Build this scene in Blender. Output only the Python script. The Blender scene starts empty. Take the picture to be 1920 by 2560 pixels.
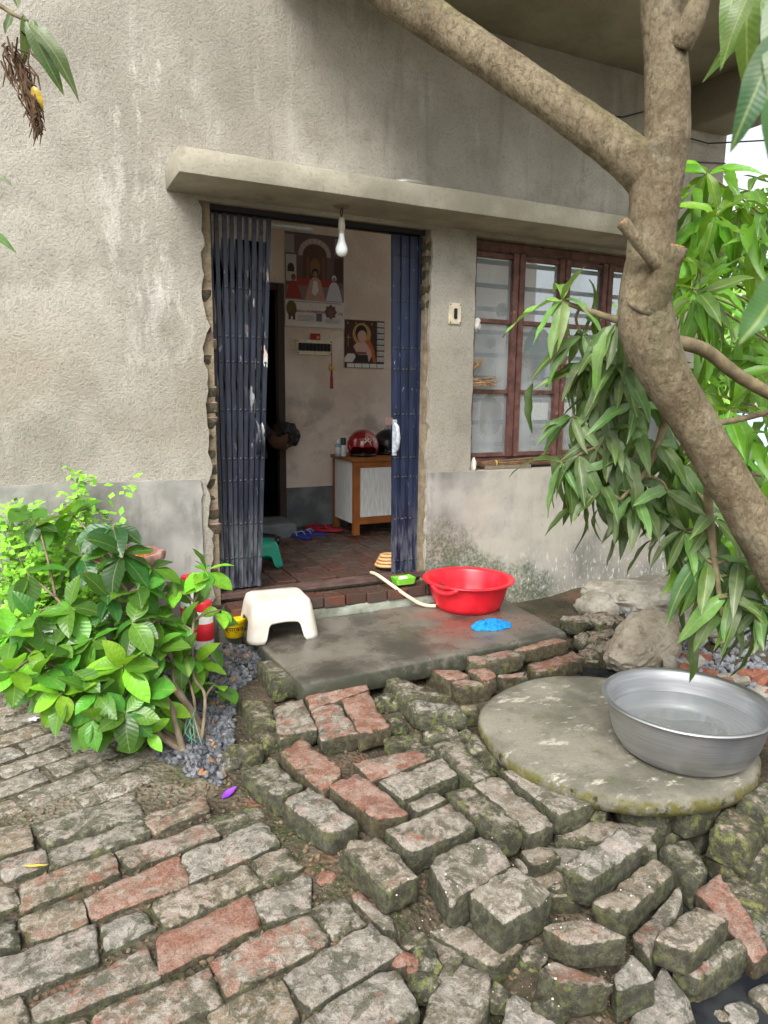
import bpy, bmesh, math, random
from mathutils import Vector, Matrix, noise
import numpy as np
rnd = random.Random(7)
SC = bpy.context.scene
COL = SC.collection
R_ = math.radians
# ------------------------------------------------------------------ camera
CAM_H = 1.45
F_PX = 1775.0                     # focal length in photo pixels (photo 1920 x 2560)
_a, _p, _r = R_(63.6), R_(9.5), R_(0.6)
FW = Vector((math.cos(_a)*math.cos(_p), math.sin(_a)*math.cos(_p), -math.sin(_p)))
_rt = Vector((math.sin(_a), -math.cos(_a), 0))
_up = _rt.cross(FW)
RT = _rt*math.cos(_r) + _up*math.sin(_r)
UP = RT.cross(FW)
CAM = Vector((0, 0, CAM_H))
cd = bpy.data.cameras.new('camera'); cam = bpy.data.objects.new('camera', cd); COL.objects.link(cam)
cd.sensor_fit = 'VERTICAL'; cd.sensor_height = 36.0; cd.sensor_width = 27.0; cd.lens = 36.0*F_PX/2560
cd.clip_start = 0.02; cd.clip_end = 500
m = Matrix((RT, UP, -FW)).transposed().to_4x4(); m.translation = CAM; cam.matrix_world = m
cd.dof.use_dof = True; cd.dof.focus_distance = 3.2; cd.dof.aperture_fstop = 9.0
SC.camera = cam
# ------------------------------------------------------------------ sky, sun, exposure
SUN_EL, SUN_AZ = R_(47), R_(226)      # azimuth: direction the light comes from, measured from +X
w = bpy.data.worlds.new('World'); SC.world = w; w.use_nodes = True
nt = w.node_tree; nt.nodes.clear()
o_ = nt.nodes.new('ShaderNodeOutputWorld'); bg = nt.nodes.new('ShaderNodeBackground')
sk = nt.nodes.new('ShaderNodeTexSky'); sk.sky_type = 'NISHITA'; sk.sun_disc = False
sk.sun_elevation = SUN_EL; sk.sun_rotation = R_(90) - SUN_AZ
sk.air_density = 1.0; sk.dust_density = 4.0; sk.ozone_density = 1.0
hs = nt.nodes.new('ShaderNodeHueSaturation'); hs.inputs['Saturation'].default_value = 0.22
nt.links.new(sk.outputs[0], hs.inputs['Color']); nt.links.new(hs.outputs[0], bg.inputs[0])
bg.inputs[1].default_value = 0.15
nt.links.new(bg.outputs[0], o_.inputs[0])
sd = bpy.data.lights.new('sun', 'SUN'); sd.energy = 1.5; sd.angle = R_(30); sd.color = (1.0, 0.97, 0.93)
so = bpy.data.objects.new('sun', sd); COL.objects.link(so)
sdir = Vector((math.cos(SUN_EL)*math.cos(SUN_AZ), math.cos(SUN_EL)*math.sin(SUN_AZ), math.sin(SUN_EL)))
so.rotation_euler = (-sdir).to_track_quat('-Z', 'Y').to_euler(); so.location = (0, -3, 9)
SC.view_settings.view_transform = 'Standard'; SC.view_settings.look = 'None'
SC.view_settings.gamma = 1.0; SC.view_settings.use_curve_mapping = False
SC.view_settings.exposure = 1.08
SC.render.engine = 'CYCLES'
SC.cycles.max_bounces = 8; SC.cycles.diffuse_bounces = 5; SC.cycles.transparent_max_bounces = 12
# ------------------------------------------------------------------ pixel -> place helpers
K = 1920/1659.0                   # traced on a 1659 px wide view
def ray(x, y):
    return RT*((x*K-960)/F_PX) - UP*((y*K-1280)/F_PX) + FW
def PZ(x, y, z):
    d = ray(x, y); return CAM + d*((z-CAM_H)/d.z)
def PY(x, y, Y):
    d = ray(x, y); return CAM + d*(Y/d.y)
def PD(x, y, dist):
    return CAM + ray(x, y)*dist
def PX(x, y, X):
    d = ray(x, y); return CAM + d*(X/d.x)
# ------------------------------------------------------------------ node helpers
class NT:
    def __init__(s, name):
        s.m = bpy.data.materials.new(name); s.m.use_nodes = True
        s.t = s.m.node_tree; s.b = s.t.nodes['Principled BSDF']; s.out = s.t.nodes['Material Output']
        s.pos = s.t.nodes.new('ShaderNodeNewGeometry').outputs['Position']
        s.nrm = [n for n in s.t.nodes if n.type == 'NEW_GEOMETRY'][0].outputs['Normal']
    def n(s, ty, **kw):
        nd = s.t.nodes.new(ty)
        for k, v in kw.items(): setattr(nd, k, v)
        return nd
    def l(s, a, b): s.t.links.new(a, b)
    def put(s, sock, v):
        if isinstance(v, (int, float)): sock.default_value = v
        elif isinstance(v, (tuple, list)):
            v = tuple(v)
            sock.default_value = v if len(v) == len(sock.default_value) else v + (1,)
        else: s.l(v, sock)
    def noise(s, scale, detail=4, rough=.55, vec=None, stretch=None, dist=0):
        nd = s.n('ShaderNodeTexNoise'); nd.inputs['Scale'].default_value = scale
        nd.inputs['Detail'].default_value = detail; nd.inputs['Roughness'].default_value = rough
        nd.inputs['Distortion'].default_value = dist
        v = vec if vec is not None else s.pos
        if stretch:
            mp = s.n('ShaderNodeMapping'); mp.inputs['Scale'].default_value = stretch
            s.l(v, mp.inputs['Vector']); v = mp.outputs[0]
        s.l(v, nd.inputs['Vector']); return nd.outputs['Fac']
    def voro(s, scale, vec=None, feat='F1', out='Distance'):
        nd = s.n('ShaderNodeTexVoronoi', feature=feat); nd.inputs['Scale'].default_value = scale
        s.l(vec if vec is not None else s.pos, nd.inputs['Vector']); return nd.outputs[out]
    def ramp(s, f, lo, hi, a=0., b=1.):
        nd = s.n('ShaderNodeMapRange', interpolation_type='SMOOTHSTEP')
        s.put(nd.inputs['Value'], f)
        nd.inputs['From Min'].default_value = lo; nd.inputs['From Max'].default_value = hi
        nd.inputs['To Min'].default_value = a; nd.inputs['To Max'].default_value = b
        return nd.outputs[0]
    def math(s, op, a, b=0.):
        nd = s.n('ShaderNodeMath', operation=op); s.put(nd.inputs[0], a); s.put(nd.inputs[1], b); return nd.outputs[0]
    def mix(s, f, a, b, mode='MIX'):
        nd = s.n('ShaderNodeMix', data_type='RGBA', blend_type=mode)
        s.put(nd.inputs[0], f); s.put(nd.inputs[6], a); s.put(nd.inputs[7], b); return nd.outputs[2]
    def warp(s, amt, scale=2.5):
        nd = s.n('ShaderNodeTexNoise'); nd.inputs['Scale'].default_value = scale; nd.inputs['Detail'].default_value = 4; s.l(s.pos, nd.inputs['Vector'])
        m_ = s.n('ShaderNodeVectorMath', operation='MULTIPLY_ADD'); s.l(nd.outputs['Color'], m_.inputs[0]); m_.inputs[1].default_value = (amt,)*3; s.l(s.pos, m_.inputs[2]); return m_.outputs[0]
    def sep(s, v):
        nd = s.n('ShaderNodeSeparateXYZ'); s.l(v, nd.inputs[0]); return nd.outputs
    def bump(s, h, strength=.5, dist=.01, prev=None):
        nd = s.n('ShaderNodeBump'); nd.inputs['Strength'].default_value = strength; nd.inputs['Distance'].default_value = dist
        s.l(h, nd.inputs['Height'])
        if prev is not None: s.l(prev, nd.inputs['Normal'])
        return nd.outputs[0]
    def fin(s, col=None, rough=.7, nrm=None, spec=None, metal=None):
        if col is not None: s.put(s.b.inputs['Base Color'], col)
        s.put(s.b.inputs['Roughness'], rough)
        if nrm is not None: s.l(nrm, s.b.inputs['Normal'])
        if spec is not None: s.put(s.b.inputs['Specular IOR Level'], spec)
        if metal is not None: s.put(s.b.inputs['Metallic'], metal)
        return s.m
def S(r, g, b):                    # sRGB 0-255 -> linear
    f = lambda c: (c/255/12.92) if c <= 10 else ((c/255+.055)/1.055)**2.4
    return (f(r), f(g), f(b))
_simple = {}
def simple(name, col, rough=.6, metal=0., var=.12, scale=30, bump=0., spec=.4):
    if name in _simple: return _simple[name]
    t = NT(name); f = t.noise(scale, 5)
    c = t.mix(t.ramp(f, .3, .7), tuple(v*(1-var) for v in col), tuple(min(1, v*(1+var)) for v in col))
    nr = t.bump(t.noise(scale*4, 4), bump, .004) if bump else None
    _simple[name] = t.fin(c, rough, nr, spec, metal); return _simple[name]
M = {}
def box01(t, c, lo, hi, soft):     # soft window on a coordinate
    return t.math('MULTIPLY', t.ramp(c, lo-soft, lo+soft), t.ramp(c, hi-soft, hi+soft, 1., 0.))
def make_plaster():
    t = NT('rough_plaster'); x, y, z = t.sep(t.pos)
    big = t.noise(.9, 4, .6); mid = t.noise(3.2, 5, .6); streak = t.noise(3, 4, .6, stretch=(2.2, 1, .45))
    grit = t.noise(85, 6, .72); grit2 = t.noise(210, 3, .6, stretch=(1, 1, .5))
    c = t.mix(t.ramp(big, .35, .68), S(156, 151, 139), S(192, 187, 175))
    c = t.mix(t.ramp(mid, .52, .75, 0, .55), c, S(126, 120, 105))
    c = t.mix(t.ramp(streak, .55, .8, 0, .45), c, S(206, 203, 194))
    lime = t.math('MULTIPLY', t.ramp(t.noise(4.5, 5, .65, stretch=(1.8, 1, .6)), .53, .66), box01(t, x, .35, .85, .25))
    lime = t.math('MULTIPLY', lime, box01(t, z, 1.6, 3.3, .3))
    c = t.mix(t.math('MULTIPLY', lime, .75), c, S(225, 223, 215))
    st = t.math('MULTIPLY', box01(t, z, 1.15, 1.75, .2), t.ramp(t.noise(1.8, 4, .6), .4, .62))
    c = t.mix(t.math('MULTIPLY', st, .5), c, S(138, 128, 106))
    damp = t.math('MULTIPLY', t.ramp(t.noise(1.1, 5, .62), .48, .66), .45); c = t.mix(damp, c, S(124, 120, 108))
    upper_streak = t.math('MULTIPLY', t.ramp(t.noise(7, 5, .6, stretch=(2.4, 1, .16)), .56, .7), t.math('MULTIPLY', box01(t, z, 2.5, 3.5, .1), t.ramp(x, .5, 1.2))); c = t.mix(t.math('MULTIPLY', upper_streak, .25), c, S(104, 100, 88))  # vertical streaks darken the upper wall above the ledge
    crk = t.voro(1.1, feat='DISTANCE_TO_EDGE', vec=t.warp(.5)); ck = t.math('MULTIPLY', t.ramp(crk, .0, .0045, 1, 0), t.ramp(t.noise(1.3, 2), .5, .6)); c = t.mix(t.math('MULTIPLY', ck, .22), c, S(86, 82, 72))
    c = t.mix(t.ramp(grit, .32, .5, .42, 0), c, S(100, 96, 86))
    h = t.math('ADD', t.math('MULTIPLY', grit, 1.), t.math('MULTIPLY', grit2, .35))
    nr = t.bump(h, .9, .011); nr = t.bump(t.noise(9, 3), .25, .02, nr)
    return t.fin(c, .92, nr, .2)
def make_plinth():
    t = NT('smooth_cement_plinth'); x, y, z = t.sep(t.pos)
    a = t.noise(2.2, 6, .62); b = t.noise(9, 5, .6, stretch=(1.6, 1, .5))
    c = t.mix(t.ramp(a, .35, .65), S(122, 121, 116), S(168, 166, 160))
    c = t.mix(t.ramp(b, .5, .72, 0, .5), c, S(100, 100, 96))
    right = t.ramp(x, 2.2, 2.6)
    c = t.mix(t.math('MULTIPLY', right, t.ramp(t.noise(2.5, 5, .6), .32, .6, .1, .75)), c, S(194, 188, 175))
    wh = t.math('MULTIPLY', t.ramp(t.noise(26, 5, .7, stretch=(1.5, 1, .7)), .55, .64), t.ramp(z, .55, .2))
    c = t.mix(t.math('MULTIPLY', wh, right), c, S(236, 236, 232))
    spots = t.math('MULTIPLY', t.ramp(t.noise(14, 4, .6), .66, .74), .5)
    c = t.mix(spots, c, S(92, 92, 90))
    lo = t.math('ADD', z, t.math('MULTIPLY', t.math('SUBTRACT', t.noise(5, 5, .65), .5), .6))
    tri = t.math('SUBTRACT', lo, t.ramp(x, 2.05, 3.0, .62, .26))
    ms = t.math('MULTIPLY', t.ramp(tri, -.05, .12, .95, 0), t.ramp(t.noise(30, 5, .7), .32, .5))
    ms = t.math('MULTIPLY', ms, box01(t, x, 2.05, 3.1, .08))
    c = t.mix(t.math('MULTIPLY', ms, t.ramp(t.noise(55, 5, .7), .38, .58, .25, .85)), c, S(66, 84, 50))
    nr = t.bump(t.noise(20, 6, .65), .4, .008)
    return t.fin(c, .75, nr, .3)
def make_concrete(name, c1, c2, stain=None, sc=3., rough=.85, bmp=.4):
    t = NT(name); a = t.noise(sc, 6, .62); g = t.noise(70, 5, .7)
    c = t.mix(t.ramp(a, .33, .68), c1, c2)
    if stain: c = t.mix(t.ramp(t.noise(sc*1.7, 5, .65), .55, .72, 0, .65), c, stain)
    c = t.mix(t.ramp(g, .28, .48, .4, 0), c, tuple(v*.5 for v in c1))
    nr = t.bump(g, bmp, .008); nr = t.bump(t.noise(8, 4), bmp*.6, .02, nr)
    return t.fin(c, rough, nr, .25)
M['plaster'] = make_plaster(); M['plinth'] = make_plinth()
M['ledge'] = make_concrete('ledge_concrete', S(140, 135, 119), S(172, 166, 149), S(114, 109, 95), 2.5)
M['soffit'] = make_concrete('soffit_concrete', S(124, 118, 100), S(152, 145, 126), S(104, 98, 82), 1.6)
def make_inner():
    t = NT('interior_plaster'); x, y, z = t.sep(t.pos)
    a = t.noise(2.2, 5, .6); c = t.mix(t.ramp(a, .35, .66), S(208, 188, 170), S(226, 212, 198))
    st = t.math('MULTIPLY', box01(t, z, .75, 1.45, .15), t.ramp(t.noise(3.2, 5, .6), .44, .62))
    c = t.mix(t.math('MULTIPLY', st, .7), c, S(150, 142, 132))
    nr = t.bump(t.noise(60, 6, .7), .7, .01)
    return t.fin(c, .9, nr, .2)
M['inner'] = make_inner()
M['dado'] = make_concrete('dado_cement', S(92, 96, 98), S(126, 130, 132), None, 5)
def make_brick_mat():
    # object colour: R = bare red brick, G = moss, B = paleness
    t = NT('weathered_brick'); oi = t.n('ShaderNodeObjectInfo')
    sc = t.n('ShaderNodeSeparateColor'); t.l(oi.outputs['Color'], sc.inputs[0]); red, moss, pale = sc.outputs
    nz = t.sep(t.nrm)[2]; rn = oi.outputs['Random']
    off = t.n('ShaderNodeVectorMath', operation='ADD'); t.l(t.pos, off.inputs[0]); t.l(oi.outputs['Location'], off.inputs[1]); v = off.outputs[0]
    a = t.noise(22, 7, .7, v); b = t.noise(42, 6, .7, v, dist=.4); fine = t.noise(190, 5, .75, v); mid = t.noise(12, 5, .6, v)
    c = t.mix(t.ramp(a, .36, .64), S(116, 108, 94), S(164, 156, 142))
    c = t.mix(t.math('MULTIPLY', t.ramp(rn, .0, 1., 0, .5), t.ramp(mid, .35, .6)), c, S(128, 112, 88))
    c = t.mix(t.ramp(t.math('FRACT', t.math('MULTIPLY', rn, 13.7)), 0, 1, .0, .45), c, t.mix(t.ramp(t.math('FRACT', t.math('MULTIPLY', rn, 5.3)), .4, .6), S(150, 150, 144), S(150, 128, 98)))
    c = t.mix(t.math('MULTIPLY', pale, t.ramp(b, .47, .6, .0, .85)), c, S(202, 197, 188))
    c = t.mix(t.math('MULTIPLY', t.ramp(t.noise(8, 6, .7, v, dist=.5), .55, .6), .55), c, S(190, 174, 164))
    dk = t.ramp(t.noise(13, 7, .74, v, dist=.7), .52, .57); c = t.mix(t.math('MULTIPLY', dk, .7), c, S(74, 76, 58))
    thr = t.math('SUBTRACT', 1.06, t.math('MULTIPLY', red, .58))
    rm = t.ramp(t.math('SUBTRACT', t.noise(15, 7, .7, v, dist=.6), t.math('SUBTRACT', thr, .32)), -.05, .05)
    rc = t.mix(t.ramp(fine, .35, .65), S(128, 72, 56), S(166, 106, 86)); rc = t.mix(t.ramp(a, .42, .6, 0, .8), rc, S(176, 146, 132))
    c = t.mix(t.math('MULTIPLY', rm, .72), c, rc)
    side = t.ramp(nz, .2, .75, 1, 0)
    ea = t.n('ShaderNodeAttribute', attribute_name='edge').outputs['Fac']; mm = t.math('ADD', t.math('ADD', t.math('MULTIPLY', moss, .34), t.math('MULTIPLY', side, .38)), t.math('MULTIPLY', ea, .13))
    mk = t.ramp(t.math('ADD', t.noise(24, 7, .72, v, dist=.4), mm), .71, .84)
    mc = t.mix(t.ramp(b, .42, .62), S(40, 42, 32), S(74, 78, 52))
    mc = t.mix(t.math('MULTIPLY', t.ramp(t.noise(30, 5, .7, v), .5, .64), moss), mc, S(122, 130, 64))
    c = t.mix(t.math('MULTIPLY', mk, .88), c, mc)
    bs = t.ramp(t.noise(48, 6, .72, v), .54, .63, 0, .4); c = t.mix(bs, c, S(84, 80, 66))
    c = t.mix(t.ramp(fine, .34, .5, .5, 0), c, S(84, 77, 63))
    c = t.mix(t.math('MULTIPLY', t.ramp(fine, .58, .7), .35), c, S(206, 200, 190))
    h = t.math('ADD', t.math('MULTIPLY', fine, .55), t.math('MULTIPLY', b, .9))
    nr = t.bump(h, 1., .012)
    return t.fin(c, t.ramp(t.noise(5, 3), .3, .7, .62, .9), nr, .3)
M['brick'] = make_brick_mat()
def make_ground():
    t = NT('shaded_earth'); a = t.noise(3, 6, .65); b = t.noise(38, 6, .72); x, y, z = t.sep(t.pos)
    c = t.mix(t.ramp(a, .35, .65), S(62, 54, 43), S(98, 88, 72))  # earth darkened so the brick joints read as sharper shadow
    c = t.mix(t.ramp(b, .5, .68, 0, .7), c, S(42, 37, 30))
    c = t.mix(t.math('MULTIPLY', t.ramp(t.noise(8, 6, .7), .5, .62), .8), c, S(62, 68, 40))
    c = t.mix(t.ramp(t.voro(75), .06, .11, .8, 0), c, S(206, 200, 190))
    c = t.mix(t.math('MULTIPLY', t.ramp(t.noise(6, 5), .58, .7), .45), c, S(130, 80, 60))
    cem = t.math('MULTIPLY', t.ramp(x, .45, .6, 1, 0), t.math('MULTIPLY', t.ramp(y, 2.25, 2.4), t.ramp(t.noise(5, 6, .68), .36, .56))); c = t.mix(t.math('MULTIPLY', cem, .85), c, t.mix(t.ramp(t.noise(9, 5), .45, .6), S(126, 120, 104), S(84, 84, 62)))
    far = t.ramp(x, 3.2, 4.2); c = t.mix(t.math('MULTIPLY', far, .8), c, S(170, 164, 150))
    nr = t.bump(t.math('ADD', b, t.voro(60)), .8, .015)
    return t.fin(c, .85, nr, .3)
M['earth'] = make_ground()
# ------------------------------------------------------------------ mesh builder
OFF = {}
class MB:
    def __init__(s): s.v = []; s.f = []; s.mi = []; s.cur = 0
    def add(s, vs, fs):
        o = len(s.v); s.v += [Vector(v) for v in vs]
        for f in fs: s.f.append([i+o for i in f]); s.mi.append(s.cur)
        return s
    def box(s, x0, x1, y0, y1, z0, z1, M4=None):
        vs = [Vector((x, y, z)) for z in (z0, z1) for y in (y0, y1) for x in (x0, x1)]
        if M4 is not None: vs = [M4 @ v for v in vs]
        return s.add(vs, [(0,2,3,1),(4,5,7,6),(0,1,5,4),(2,6,7,3),(0,4,6,2),(1,3,7,5)])
    def bar(s, a, b, w, h, up=Vector((0,0,1))):
        a = Vector(a); b = Vector(b); d = (b-a); L = d.length; d.normalize()
        x = d.cross(Vector(up));  x = x.normalized() if x.length > 1e-4 else Vector((1,0,0)); z = x.cross(d)
        m4 = Matrix((x, d, z)).transposed().to_4x4(); m4.translation = a
        return s.box(-w/2, w/2, 0, L, -h/2, h/2, m4)
    def tube(s, pts, rad, n=10, cap=True, wob=0., seed=0):
        pts = [Vector(p) for p in pts]
        if isinstance(rad, (int, float)): rad = [rad]*len(pts)
        ref = Vector((0.31, .17, .93)); rings = []; vs = []
        for i, p in enumerate(pts):
            t = (pts[min(i+1, len(pts)-1)] - pts[max(i-1, 0)]).normalized()
            if i == 0: x = t.cross(ref); x.normalize()
            else: x = (x - t*x.dot(t)).normalized()
            y = t.cross(x)
            for k in range(n):
                a = 2*math.pi*k/n; d = x*math.cos(a)+y*math.sin(a); r = rad[i]
                if wob: r *= 1+wob*noise.noise((p+d*r)*7+Vector((seed, 0, 0)))+.5*wob*noise.noise((p+d*r)*22+Vector((seed, 3, 0)))+(.022*noise.noise(Vector((math.cos(a)*7+seed, math.sin(a)*7, i*.45)))+.014*noise.noise(Vector((math.cos(a)*16+seed, math.sin(a)*16, i*.9))) if n > 20 else 0)
                vs.append(p+d*r)
        fs = []
        for i in range(len(pts)-1):
            for k in range(n):
                a = i*n+k; b = i*n+(k+1) % n; fs.append((a, b, b+n, a+n))
        if cap: fs.append(tuple(range(n))[::-1]); fs.append(tuple(range((len(pts)-1)*n, len(pts)*n)))
        return s.add(vs, fs)
    def lathe(s, prof, n=32, c=(0,0,0), close=False, sq=None, rot=0.):
        c = Vector(c); vs = []; fs = []
        for (r, z) in prof:
            for k in range(n):
                a = 2*math.pi*k/n + rot; vs.append(c+Vector((r*math.cos(a), r*math.sin(a), z)))
        m_ = len(prof)
        for i in range(m_-1):
            for k in range(n): fs.append((i*n+k, i*n+(k+1) % n, (i+1)*n+(k+1) % n, (i+1)*n+k))
        if close:
            fs.append(tuple(range(n))[::-1]); fs.append(tuple(range((m_-1)*n, m_*n)))
        return s.add(vs, fs)
    def prism(s, poly, d):           # poly: list of Vectors, extruded by d
        n = len(poly); d = Vector(d); vs = [Vector(p) for p in poly]+[Vector(p)+d for p in poly]
        return s.add(vs, [tuple(range(n)), tuple(range(n, 2*n))[::-1]]+[(i, i+n, (i+1) % n+n, (i+1) % n) for i in range(n)])
    def build(s, name, mat, parent=None, smooth=False, bevel=0., recalc=True, auto=None, subs=0):
        off = OFF.get(parent.name, Vector((0,0,0))) if parent is not None else Vector((0,0,0))
        me = bpy.data.meshes.new(name); me.from_pydata([tuple(v-off) for v in s.v], [], s.f)
        mats = mat if isinstance(mat, (list, tuple)) else [mat]
        for q in mats: me.materials.append(q)
        for p, i in zip(me.polygons, s.mi): p.material_index = i
        if recalc:
            bm = bmesh.new(); bm.from_mesh(me); bmesh.ops.recalc_face_normals(bm, faces=bm.faces)
            if bevel: bmesh.ops.bevel(bm, geom=bm.edges, offset=bevel, segments=2, affect='EDGES', clamp_overlap=True)
            bm.to_mesh(me); bm.free()
        o = bpy.data.objects.new(name, me); COL.objects.link(o)
        if smooth: me.shade_smooth()
        if auto is not None:
            me.shade_smooth(); me.set_sharp_from_angle(angle=R_(auto))
        if parent is not None: o.parent = parent
        OFF[o.name] = off
        if subs:
            md = o.modifiers.new('s', 'SUBSURF'); md.levels = subs; md.render_levels = subs
        return o
def empty(name, loc, label=None, cat=None, group=None, kind=None):
    o = bpy.data.objects.new(name, None); COL.objects.link(o); o.location = loc; o.empty_display_size = .05
    OFF[o.name] = Vector(loc); tag(o, label, cat, group, kind); return o
def tag(o, label=None, cat=None, group=None, kind=None):
    if label: o['label'] = label
    if cat: o['category'] = cat
    if group: o['group'] = group
    if kind: o['kind'] = kind
    return o
def place(name, me, loc, parent=None, rot=None, scale=None, color=None):
    o = bpy.data.objects.new(name, me); COL.objects.link(o)
    if parent is not None: o.parent = parent; loc = Vector(loc)-OFF[parent.name]
    o.location = loc
    if rot is not None:
        if isinstance(rot, Matrix): o.rotation_mode = 'QUATERNION'; o.rotation_quaternion = rot.to_quaternion()
        else: o.rotation_euler = rot
    if scale is not None: o.scale = (scale,)*3 if isinstance(scale, (int, float)) else scale
    if color is not None: o.color = color
    return o
def text_obj(name, s, size, mat, loc, rot, parent=None, extrude=.0004, align='CENTER', bend=None):
    cu = bpy.data.curves.new(name, 'FONT'); cu.body = s; cu.size = size; cu.extrude = extrude; cu.align_x = align; cu.align_y = 'CENTER'; cu.resolution_u = 3
    t = bpy.data.objects.new('tmp_text', cu); COL.objects.link(t); bpy.context.view_layer.update()
    me = bpy.data.meshes.new_from_object(t.evaluated_get(bpy.context.evaluated_depsgraph_get()))
    bpy.data.objects.remove(t); me.name = name; me.materials.clear(); me.materials.append(mat)
    if bend:
        for v in me.vertices:
            a = v.co.x/bend; r = bend+v.co.z; v.co = Vector((r*math.sin(a), v.co.y, r*math.cos(a)-bend))
    return place(name, me, loc, parent, rot)
# ================================================================== rough solids
def grid_axis(h, r, step):
    n = max(2, int(round(2*(h-r)/step))); a = [-h]+[-(h-r)+2*(h-r)*i/n for i in range(n+1)]+[h]
    return a
EDGE = []
def rounded(hx, hy, hz, r, step, amp, seed, fine=1., chip=1.):
    """closed rounded box around the origin, surface roughened; returns verts, faces"""
    r = min(r, hx*.8, hy*.8, hz*.8)
    A = [grid_axis(hx, r, step), grid_axis(hy, r, step), grid_axis(hz, r, step)]
    idx = {}; vs = []; fs = []; ev = EDGE; ev.clear()
    def vid(i, j, k):
        key = (i, j, k)
        if key in idx: return idx[key]
        p = Vector((A[0][i], A[1][j], A[2][k])); H = (hx, hy, hz)
        q = Vector([max(-(H[t]-r), min(H[t]-r, p[t])) for t in range(3)]); d = p-q
        if d.length > 1e-9: p = q+d.normalized()*r
        ne = sum(1 for t in range(3) if abs(A[t][key[t]]) > H[t]-1e-6)
        s = Vector((seed*1.7, seed*.9, seed*2.3))
        n1 = noise.noise_vector(p*11+s); n2 = noise.noise_vector(p*34+s)
        p = p+n1*amp+n2*amp*.55*fine
        wd = .03; nr_ = [max(0, 1-(H[t]-abs(A[t][key[t]]))/wd) for t in range(3)]
        for t, u_ in ((0, 1), (0, 2), (1, 2)):
            e = nr_[t]*nr_[u_]
            if e > .05:
                cc = e*chip*amp*(2.6*max(0, noise.noise(p*26+s)+.05)+2.2*max(0, noise.noise(p*9+s*2)))
                for ax in (t, u_): p[ax] -= math.copysign(min(cc, H[ax]*.4), A[ax][key[ax]])
        ev.append(max(nr_[0], nr_[1]))
        idx[key] = len(vs); vs.append(p); return idx[key]
    nx, ny, nz = (len(a)-1 for a in A)
    for k in (0, nz):
        for i in range(nx):
            for j in range(ny):
                f = (vid(i,j,k), vid(i+1,j,k), vid(i+1,j+1,k), vid(i,j+1,k)); fs.append(f if k else f[::-1])
    for j in (0, ny):
        for i in range(nx):
            for k in range(nz):
                f = (vid(i,j,k), vid(i+1,j,k), vid(i+1,j,k+1), vid(i,j,k+1)); fs.append(f[::-1] if j else f)
    for i in (0, nx):
        for j in range(ny):
            for k in range(nz):
                f = (vid(i,j,k), vid(i,j+1,k), vid(i,j+1,k+1), vid(i,j,k+1)); fs.append(f if i else f[::-1])
    return vs, fs
def rough_box(name, x0, x1, y0, y1, z0, z1, mat, parent=None, step=.08, r=.008, amp=.004, seed=1, chip=1.):
    vs, fs = rounded((x1-x0)/2, (y1-y0)/2, (z1-z0)/2, r, step, amp, seed, chip=chip)
    c = Vector(((x0+x1)/2, (y0+y1)/2, (z0+z1)/2)); b = MB(); b.add([v+c for v in vs], fs)
    return b.build(name, mat, parent, auto=38, recalc=False)
def quad_brick_mesh(name, top, thick, seed, r=.007, amp=.0035, step=.02):
    """brick whose top face follows four corners (world), sunk by thick; mesh around its centre"""
    c = sum(top, Vector())/4; hx = ((top[1]-top[0]).length+(top[2]-top[3]).length)/4; hy = ((top[3]-top[0]).length+(top[2]-top[1]).length)/4
    vs, fs = rounded(hx, hy, thick/2, r, step, amp, seed)
    out = []
    for p in vs:
        u = (p.x/hx+1)/2; v = (p.y/hy+1)/2
        q = top[0]*(1-u)*(1-v)+top[1]*u*(1-v)+top[2]*u*v+top[3]*(1-u)*v
        out.append(q+Vector((0, 0, p.z-thick/2))-c)
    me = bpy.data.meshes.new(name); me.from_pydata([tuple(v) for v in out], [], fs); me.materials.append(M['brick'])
    bm = bmesh.new(); bm.from_mesh(me); bmesh.ops.recalc_face_normals(bm, faces=bm.faces); bm.to_mesh(me); bm.free()
    at = me.attributes.new('edge', 'FLOAT', 'POINT'); at.data.foreach_set('value', list(EDGE))
    me.shade_smooth(); me.set_sharp_from_angle(angle=R_(50)); return me, c
def rock_mesh(name, sx, sy, sz, seed, mat, rough=.28, cuts=3, facet=False):
    bm = bmesh.new(); bmesh.ops.create_icosphere(bm, subdivisions=cuts, radius=1)
    s = Vector((seed*3.1, seed*1.3, seed*.7))
    for v in bm.verts:
        p = v.co.copy(); d = 1+rough*noise.noise(p*1.3+s)+rough*.5*noise.noise(p*3.1+s)+rough*.3*noise.noise(p*7+s)+rough*.14*noise.noise(p*17+s)
        p = p*d
        q = Vector([math.copysign(abs(t)**.8, t) for t in p]); v.co = Vector((q.x*sx, q.y*sy, q.z*sz))
    me = bpy.data.meshes.new(name); bm.to_mesh(me); bm.free(); me.materials.append(mat)
    if not facet: me.shade_smooth(); me.set_sharp_from_angle(angle=R_(40))
    return me
def CR(ox, oy, sc, x, y):          # crop pixel -> traced-view pixel
    return ((ox+x/sc)/K, (oy+y/sc)/K)
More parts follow.
